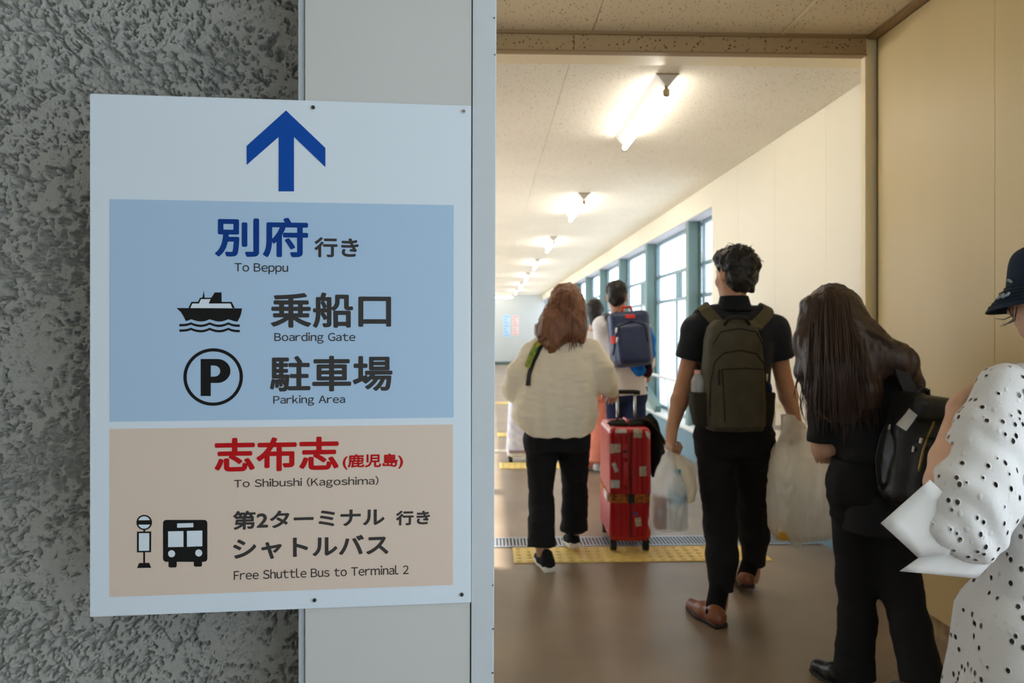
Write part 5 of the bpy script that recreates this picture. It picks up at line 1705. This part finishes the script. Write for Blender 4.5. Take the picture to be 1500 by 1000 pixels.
# ---- shopping bags of the man in black
film = film_mat('bag_film', (0.93, 0.92, 0.90, 1), clear=0.68, rough=0.3)
filmc = film_mat('bag_film_cream', (0.94, 0.88, 0.74, 1), clear=0.18, rough=0.3)
filmb = film_mat('bag_film_large', (0.97, 0.95, 0.90, 1), clear=0.30, rough=0.28)
crease = lambda a, sd: (lambda V: a * (np.abs(fbm(V * A(20, 20, 10) + sd, 2)) * 1.6 - 0.5) + a * 0.5 * vnoise(V * A(45, 45, 20) + sd))
Yb = 3.30
q = lambda x, y, Y=Yb: W(x, y, Y)
bag = thing('shopping_bag', 'small clear plastic shopping bag with a bottle inside, in his left hand', 'shopping bag', q(980, 775))
zq = lambda py: W(980, py, Yb)[2]
xq = lambda px: W(px, 484, Yb)[0]
F = Field(q(935, 790, 3.15), q(1025, 655, 3.45), 0.0055)
F.loft([(A(xq(979), Yb, zq(776)), 0.088, 0.060), (A(xq(979), Yb, zq(770)), 0.094, 0.068), (A(xq(979), Yb, zq(725)), 0.086, 0.064), (A(xq(980), Yb, zq(695)), 0.052, 0.044), (A(xq(981), Yb, zq(672)), 0.022, 0.020), (A(xq(979), Yb + 0.01, zq(664)), 0.014, 0.018)], 0.0, 2.6)
skin(F, 'film', film, bag, crease(0.006, 3), 1)
MB().tube([q(979, 667, 3.31), q(974, 657, 3.315), q(978, 648, 3.32), q(984, 654, 3.315), q(981, 667, 3.31)], 0.0045, 8).build('bag_handle', film, bag, smooth=True, world=True)
bt = thing('water_bottle', 'large clear water bottle with pale blue label inside the small plastic bag', 'bottle', (xq(992), Yb - 0.005, zq(774)))
MB().lathe((0, 0, 0), [(0.038, 0.0), (0.043, 0.006), (0.043, 0.10), (0.040, 0.108), (0.043, 0.116), (0.043, 0.175), (0.036, 0.21), (0.018, 0.25), (0.014, 0.262)], 20).build('bottle_body', film_mat('blue_plastic', (0.82, 0.90, 0.95, 1), clear=0.45, rough=0.1), bt, smooth=True)
MB().lathe((0, 0, 0), [(0.0435, 0.125), (0.0438, 0.126), (0.0438, 0.170), (0.0435, 0.171)], 20).build('bottle_label', mat('label_blue', rgb(172, 204, 226), 0.5, col2=rgb(120, 176, 214), vscale=40), bt, smooth=True)
MB().lathe((0, 0, 0), [(0.016, 0.258), (0.016, 0.276), (0.014, 0.278)], 16).build('cap', mat('cap_blue', rgb(90, 160, 200), 0.4), bt)
MB().box((xq(966) - 0.026, Yb - 0.035, zq(773)), (xq(966) + 0.030, Yb + 0.03, zq(726))).build('snack_packet', mat('snack_print', rgb(44, 34, 30), 0.4, col2=rgb(170, 96, 56), vscale=26), None, bevel=0.008)
tag(bpy.data.objects['snack_packet'], 'dark brown printed packet inside the small plastic bag beside the bottle', 'packet')
bag2 = thing('shopping_bag', 'cream plastic bag hanging just behind the small clear bag', 'shopping bag', q(1008, 745, 3.42))
Y2 = 3.41
q2 = lambda x, y: W(x, y, Y2)
F = Field(q2(975, 765) - A(0, 0.12, 0), q2(1035, 650) + A(0, 0.12, 0), 0.006)
F.loft([(A(q2(1008, 0)[0], Y2, q2(0, 742)[2]), 0.030, 0.05), (A(q2(1006, 0)[0], Y2, q2(0, 720)[2]), 0.048, 0.055), (A(q2(1000, 0)[0], Y2, q2(0, 690)[2]), 0.046, 0.05), (A(q2(990, 0)[0], Y2, q2(0, 672)[2]), 0.024, 0.03), (A(q2(981, 0)[0], Y2 - 0.03, q2(0, 662)[2]), 0.010, 0.014)], 0.0, 2.3)
skin(F, 'film', filmc, bag2, crease(0.007, 9), 1)

Y3 = 3.26
q3 = lambda x, y, Y=Y3: W(x, y, Y)
big_ = thing('shopping_bag', 'large translucent grey plastic shopping bag in his right hand, beside the bowed woman', 'shopping bag', q3(1176, 800))
F = Field(q3(1105, 825, 3.05), q3(1245, 605, 3.5), 0.0065)
X3 = lambda px: q3(px, 484)[0]
Z3 = lambda py: q3(1176, py)[2]
F.loft([(A(X3(1172), Y3, Z3(786)), 0.120, 0.08), (A(X3(1179), Y3, Z3(774)), 0.160, 0.105), (A(X3(1180), Y3, Z3(700)), 0.166, 0.115), (A(X3(1176), Y3 + 0.02, Z3(665)), 0.130, 0.10), (A(X3(1176), Y3 + 0.05, Z3(640)), 0.075, 0.07), (A(X3(1172), Y3 + 0.09, Z3(622)), 0.040, 0.045), (A(X3(1168), Y3 + 0.11, Z3(612)), 0.024, 0.03)], 0.0, 3.0)
F.cap(q3(1166, 780), q3(1169, 803), 0.055, 0.012, 0.03, flat=(A(0, 1, 0), 0.5))
skin(F, 'film', filmb, big_, crease(0.008, 5), 1)
MB().box((X3(1186) - 0.085, Y3 - 0.07, Z3(779)), (X3(1186) + 0.085, Y3 + 0.07, Z3(733))).build('box', mat('white_carton', rgb(242, 240, 234), 0.6), None, bevel=0.004)
bxo = bpy.data.objects['box']
bxo.name = 'carton'
tag(bxo, 'white carton inside the large translucent shopping bag', 'box')
MB().box((X3(1186) + 0.0, Y3 - 0.0715, Z3(757)), (X3(1186) + 0.022, Y3 - 0.0705, Z3(751))).build('printed_mark', mat('mark_pink', rgb(200, 150, 146), 0.6), bxo)
MB().box((X3(1133), Y3 - 0.08, Z3(784)), (X3(1148), Y3 + 0.02, Z3(772))).build('snack_packet', mat('yellow_pack', rgb(226, 178, 62), 0.5), None, bevel=0.005)
tag(bpy.data.objects['snack_packet.001'], 'small yellow packet at the bottom left of the large translucent bag', 'packet')

# ---- black backpack slung on the long-haired woman's right shoulder
b2 = thing('backpack', 'black backpack with gold zips and white tag on the bowed woman’s right shoulder', 'backpack', W(1345, 740, 2.42))
Yq = 2.42
q = lambda x, y, Y=Yq: W(x, y, Y)
ax = unit(q(1356, 575) - q(1334, 745))
M = frame_up(ax, unit(A(-0.12, 1, 0)))
cc = q(1349, 662)
F = Field(cc - 0.30, cc + 0.30, 0.0055)
at = lambda x, y, z: cc + M @ A(x, y, z)
F.box(cc, (0.118, 0.075, 0.185), M, 0.05)
F.box(at(0.01, -0.062, -0.055), (0.098, 0.050, 0.115), M, 0.035, 0.01)
F.box(at(0.0, -0.02, 0.155), (0.112, 0.085, 0.045), M, 0.035, 0.012)
bm_ = skin(F, 'main_body', mat('black_leather_soft', rgb(24, 24, 25), 0.42, bump=0.2, bscale=300), b2, folds(0.004, 15, 2), 2)
S = Surf(bm_)
gold = mat('gold_zip', rgb(150, 126, 72), 0.35, metal=0.7)
zipline([(1368, 617), (1358, 640), (1352, 660), (1346, 690)], gold, 'zip', 0.0042, b2, S)
zipline([(1378, 640), (1372, 665), (1366, 690)], gold, 'zip', 0.003, b2, S)
for (x, y) in ((1350, 646), (1340, 657), (1305, 625)):
    h_ = S.px(x, y, 0.004)
    if h_: MB().tube([h_[0] + A(0, 0, 0.008), h_[0] - A(0.003, 0, 0.010)], 0.0055, 8).build('buckle', chrome, b2, world=True)
patch(S, 'tag', ((1334, 598), (1345, 607), (1328, 631), (1315, 622)), mat('white_tag', rgb(206, 206, 206), 0.4), b2, 0.006)
MB().tube([q(1342, 590, 2.40), q(1341, 577, 2.39), q(1350, 568, 2.385), q(1359, 572, 2.39), q(1359, 590, 2.40)], 0.0085, 10).build('carry_handle', gblack, b2, smooth=True, world=True)
MB().ribbon([q(1338, 585, 2.44), q(1326, 560, 2.46), q(1314, 530, 2.49), q(1306, 508, 2.54), q(1306, 503, 2.62), q(1316, 520, 2.70), q(1330, 580, 2.73)], [(0, -1, 0.2)] * 3 + [(0, -0.5, 1), (0, 0.3, 1), (0, 1, 0.2), (0, 1, 0)], 0.046, 0.008).build('shoulder_strap', cloth('strap_grey', rgb(52, 52, 54), 0.7), b2, world=True)
MB().ribbon([q(1303, 612, 2.43), q(1292, 640, 2.42), q(1285, 672, 2.42), q(1288, 705, 2.42), q(1304, 735, 2.43), q(1322, 742, 2.44)], [(0, -1, 0)] * 6, 0.016, 0.004).build('loose_strap', gblack, b2, world=True)

# ---- navy backpack of the far man
b3 = thing('backpack', 'navy backpack with red tabs on the back of the far man', 'backpack', W(924, 535, 5.22))
Yn = 5.22
q = lambda x, y, Y=Yn: W(x, y, Y)
M = frame_up(A(-0.08, 0.12, 1))
cc = q(923, 496)
F = Field(cc - 0.30, cc + 0.30, 0.008)
at = lambda x, y, z: cc + M @ A(x, y, z)
F.box(cc, (0.150, 0.080, 0.205), M, 0.05)
F.box(at(0.005, -0.05, -0.045), (0.125, 0.06, 0.150), M, 0.04, 0.01)
nb_ = skin(F, 'main_body', mat('navy_nylon', rgb(40, 54, 92), 0.4, 0.5, bump=0.1, bscale=300), b3, folds(0.004, 10, 2), 2)
S = Surf(nb_)
redt = mat('red_tab', rgb(226, 60, 50), 0.6)
patch(S, 'tab', ((895, 492), (903, 492), (903, 503), (895, 503)), redt, b3, 0.004)
patch(S, 'tab', ((916, 461), (930, 461), (930, 466), (916, 466)), redt, b3, 0.006)
MB().tube([at(-0.04, 0.02, 0.20), at(-0.03, 0.02, 0.24), at(0.03, 0.02, 0.24), at(0.04, 0.02, 0.20)], 0.010, 8).build('carry_handle', redt, b3, smooth=True, world=True)
zipline([(898, 520), (903, 490), (907, 478), (925, 470), (944, 476), (949, 500)], mat('navy_dark', rgb(20, 28, 50), 0.5), 'zip', 0.006, b3, S)
for (x, y) in ((904, 484), (905, 498)):
    h_ = S.px(x, y, 0.006)
    if h_: MB().tube([h_[0] + A(0, 0, 0.02), h_[0] - A(0, 0, 0.02)], 0.009, 8).build('zip_pull', chrome, b3, smooth=True, world=True)
for s in (-1, 1):
    MB().ribbon([at(s * 0.07, 0.03, 0.19), q(909 + s * 17, 466, 5.32), q(909 + s * 20, 461, 5.40), q(909 + s * 22, 470, 5.54), q(909 + s * 24, 500, 5.56), q(912 + s * 29, 545, 5.42), at(s * 0.14, 0.05, -0.17)], [(0, -0.7, 0.7), (0, -0.4, 1), (0, 0, 1), (0, 1, 0.5), (0, 1, 0), (s, 0.4, 0), (s, 0, 0)], 0.06, 0.012).build('shoulder_strap', mat('navy_dark', None), b3, world=True)

# ---- shoulder bag of the woman in cream
sb_ = thing('shoulder_bag', 'black shoulder bag with green patterned scarf on its strap, on the cream blouse', 'bag', W(772, 575, 4.35))
S = Surf(next(o for o in wb.children if o.name.startswith('blouse')))
pts, nn = S.strap([(803, 492), (792, 508), (782, 528), (776, 548), (774, 565)], 0.003, True, 4)
sh_top = S.ray(W(806, 480, 4.12) * A(1, 1, 0) + A(0, 0, 2), (0, 0, -1), 0.004)
front = [W(800, 500, 4.28), W(788, 540, 4.38)]
pts = front[::-1] + [sh_top[0]] + pts; nn = [(0, 1, 0.3), (0, 1, 0.5), sh_top[1]] + nn
MB().ribbon(pts, nn, 0.030, 0.004).build('strap', gblack, sb_, world=True)
pts, nn = S.strap([(795, 497), (786, 508), (778, 524), (774, 538)], 0.006, True, 4)
MB().ribbon(pts, nn, 0.034, 0.007).build('scarf', mat('green_scarf', rgb(58, 140, 72), 0.7, col2=rgb(200, 190, 70), vscale=30), sb_, world=True)
F = Field(W(735, 620, 4.30) - A(0.05, 0.02, 0), W(830, 520, 4.62), 0.008)
F.box(W(782, 575, 4.45), (0.13, 0.06, 0.10), None, 0.03)
skin(F, 'bag_body', gblack, sb_, folds(0.003, 12, 1), 1)
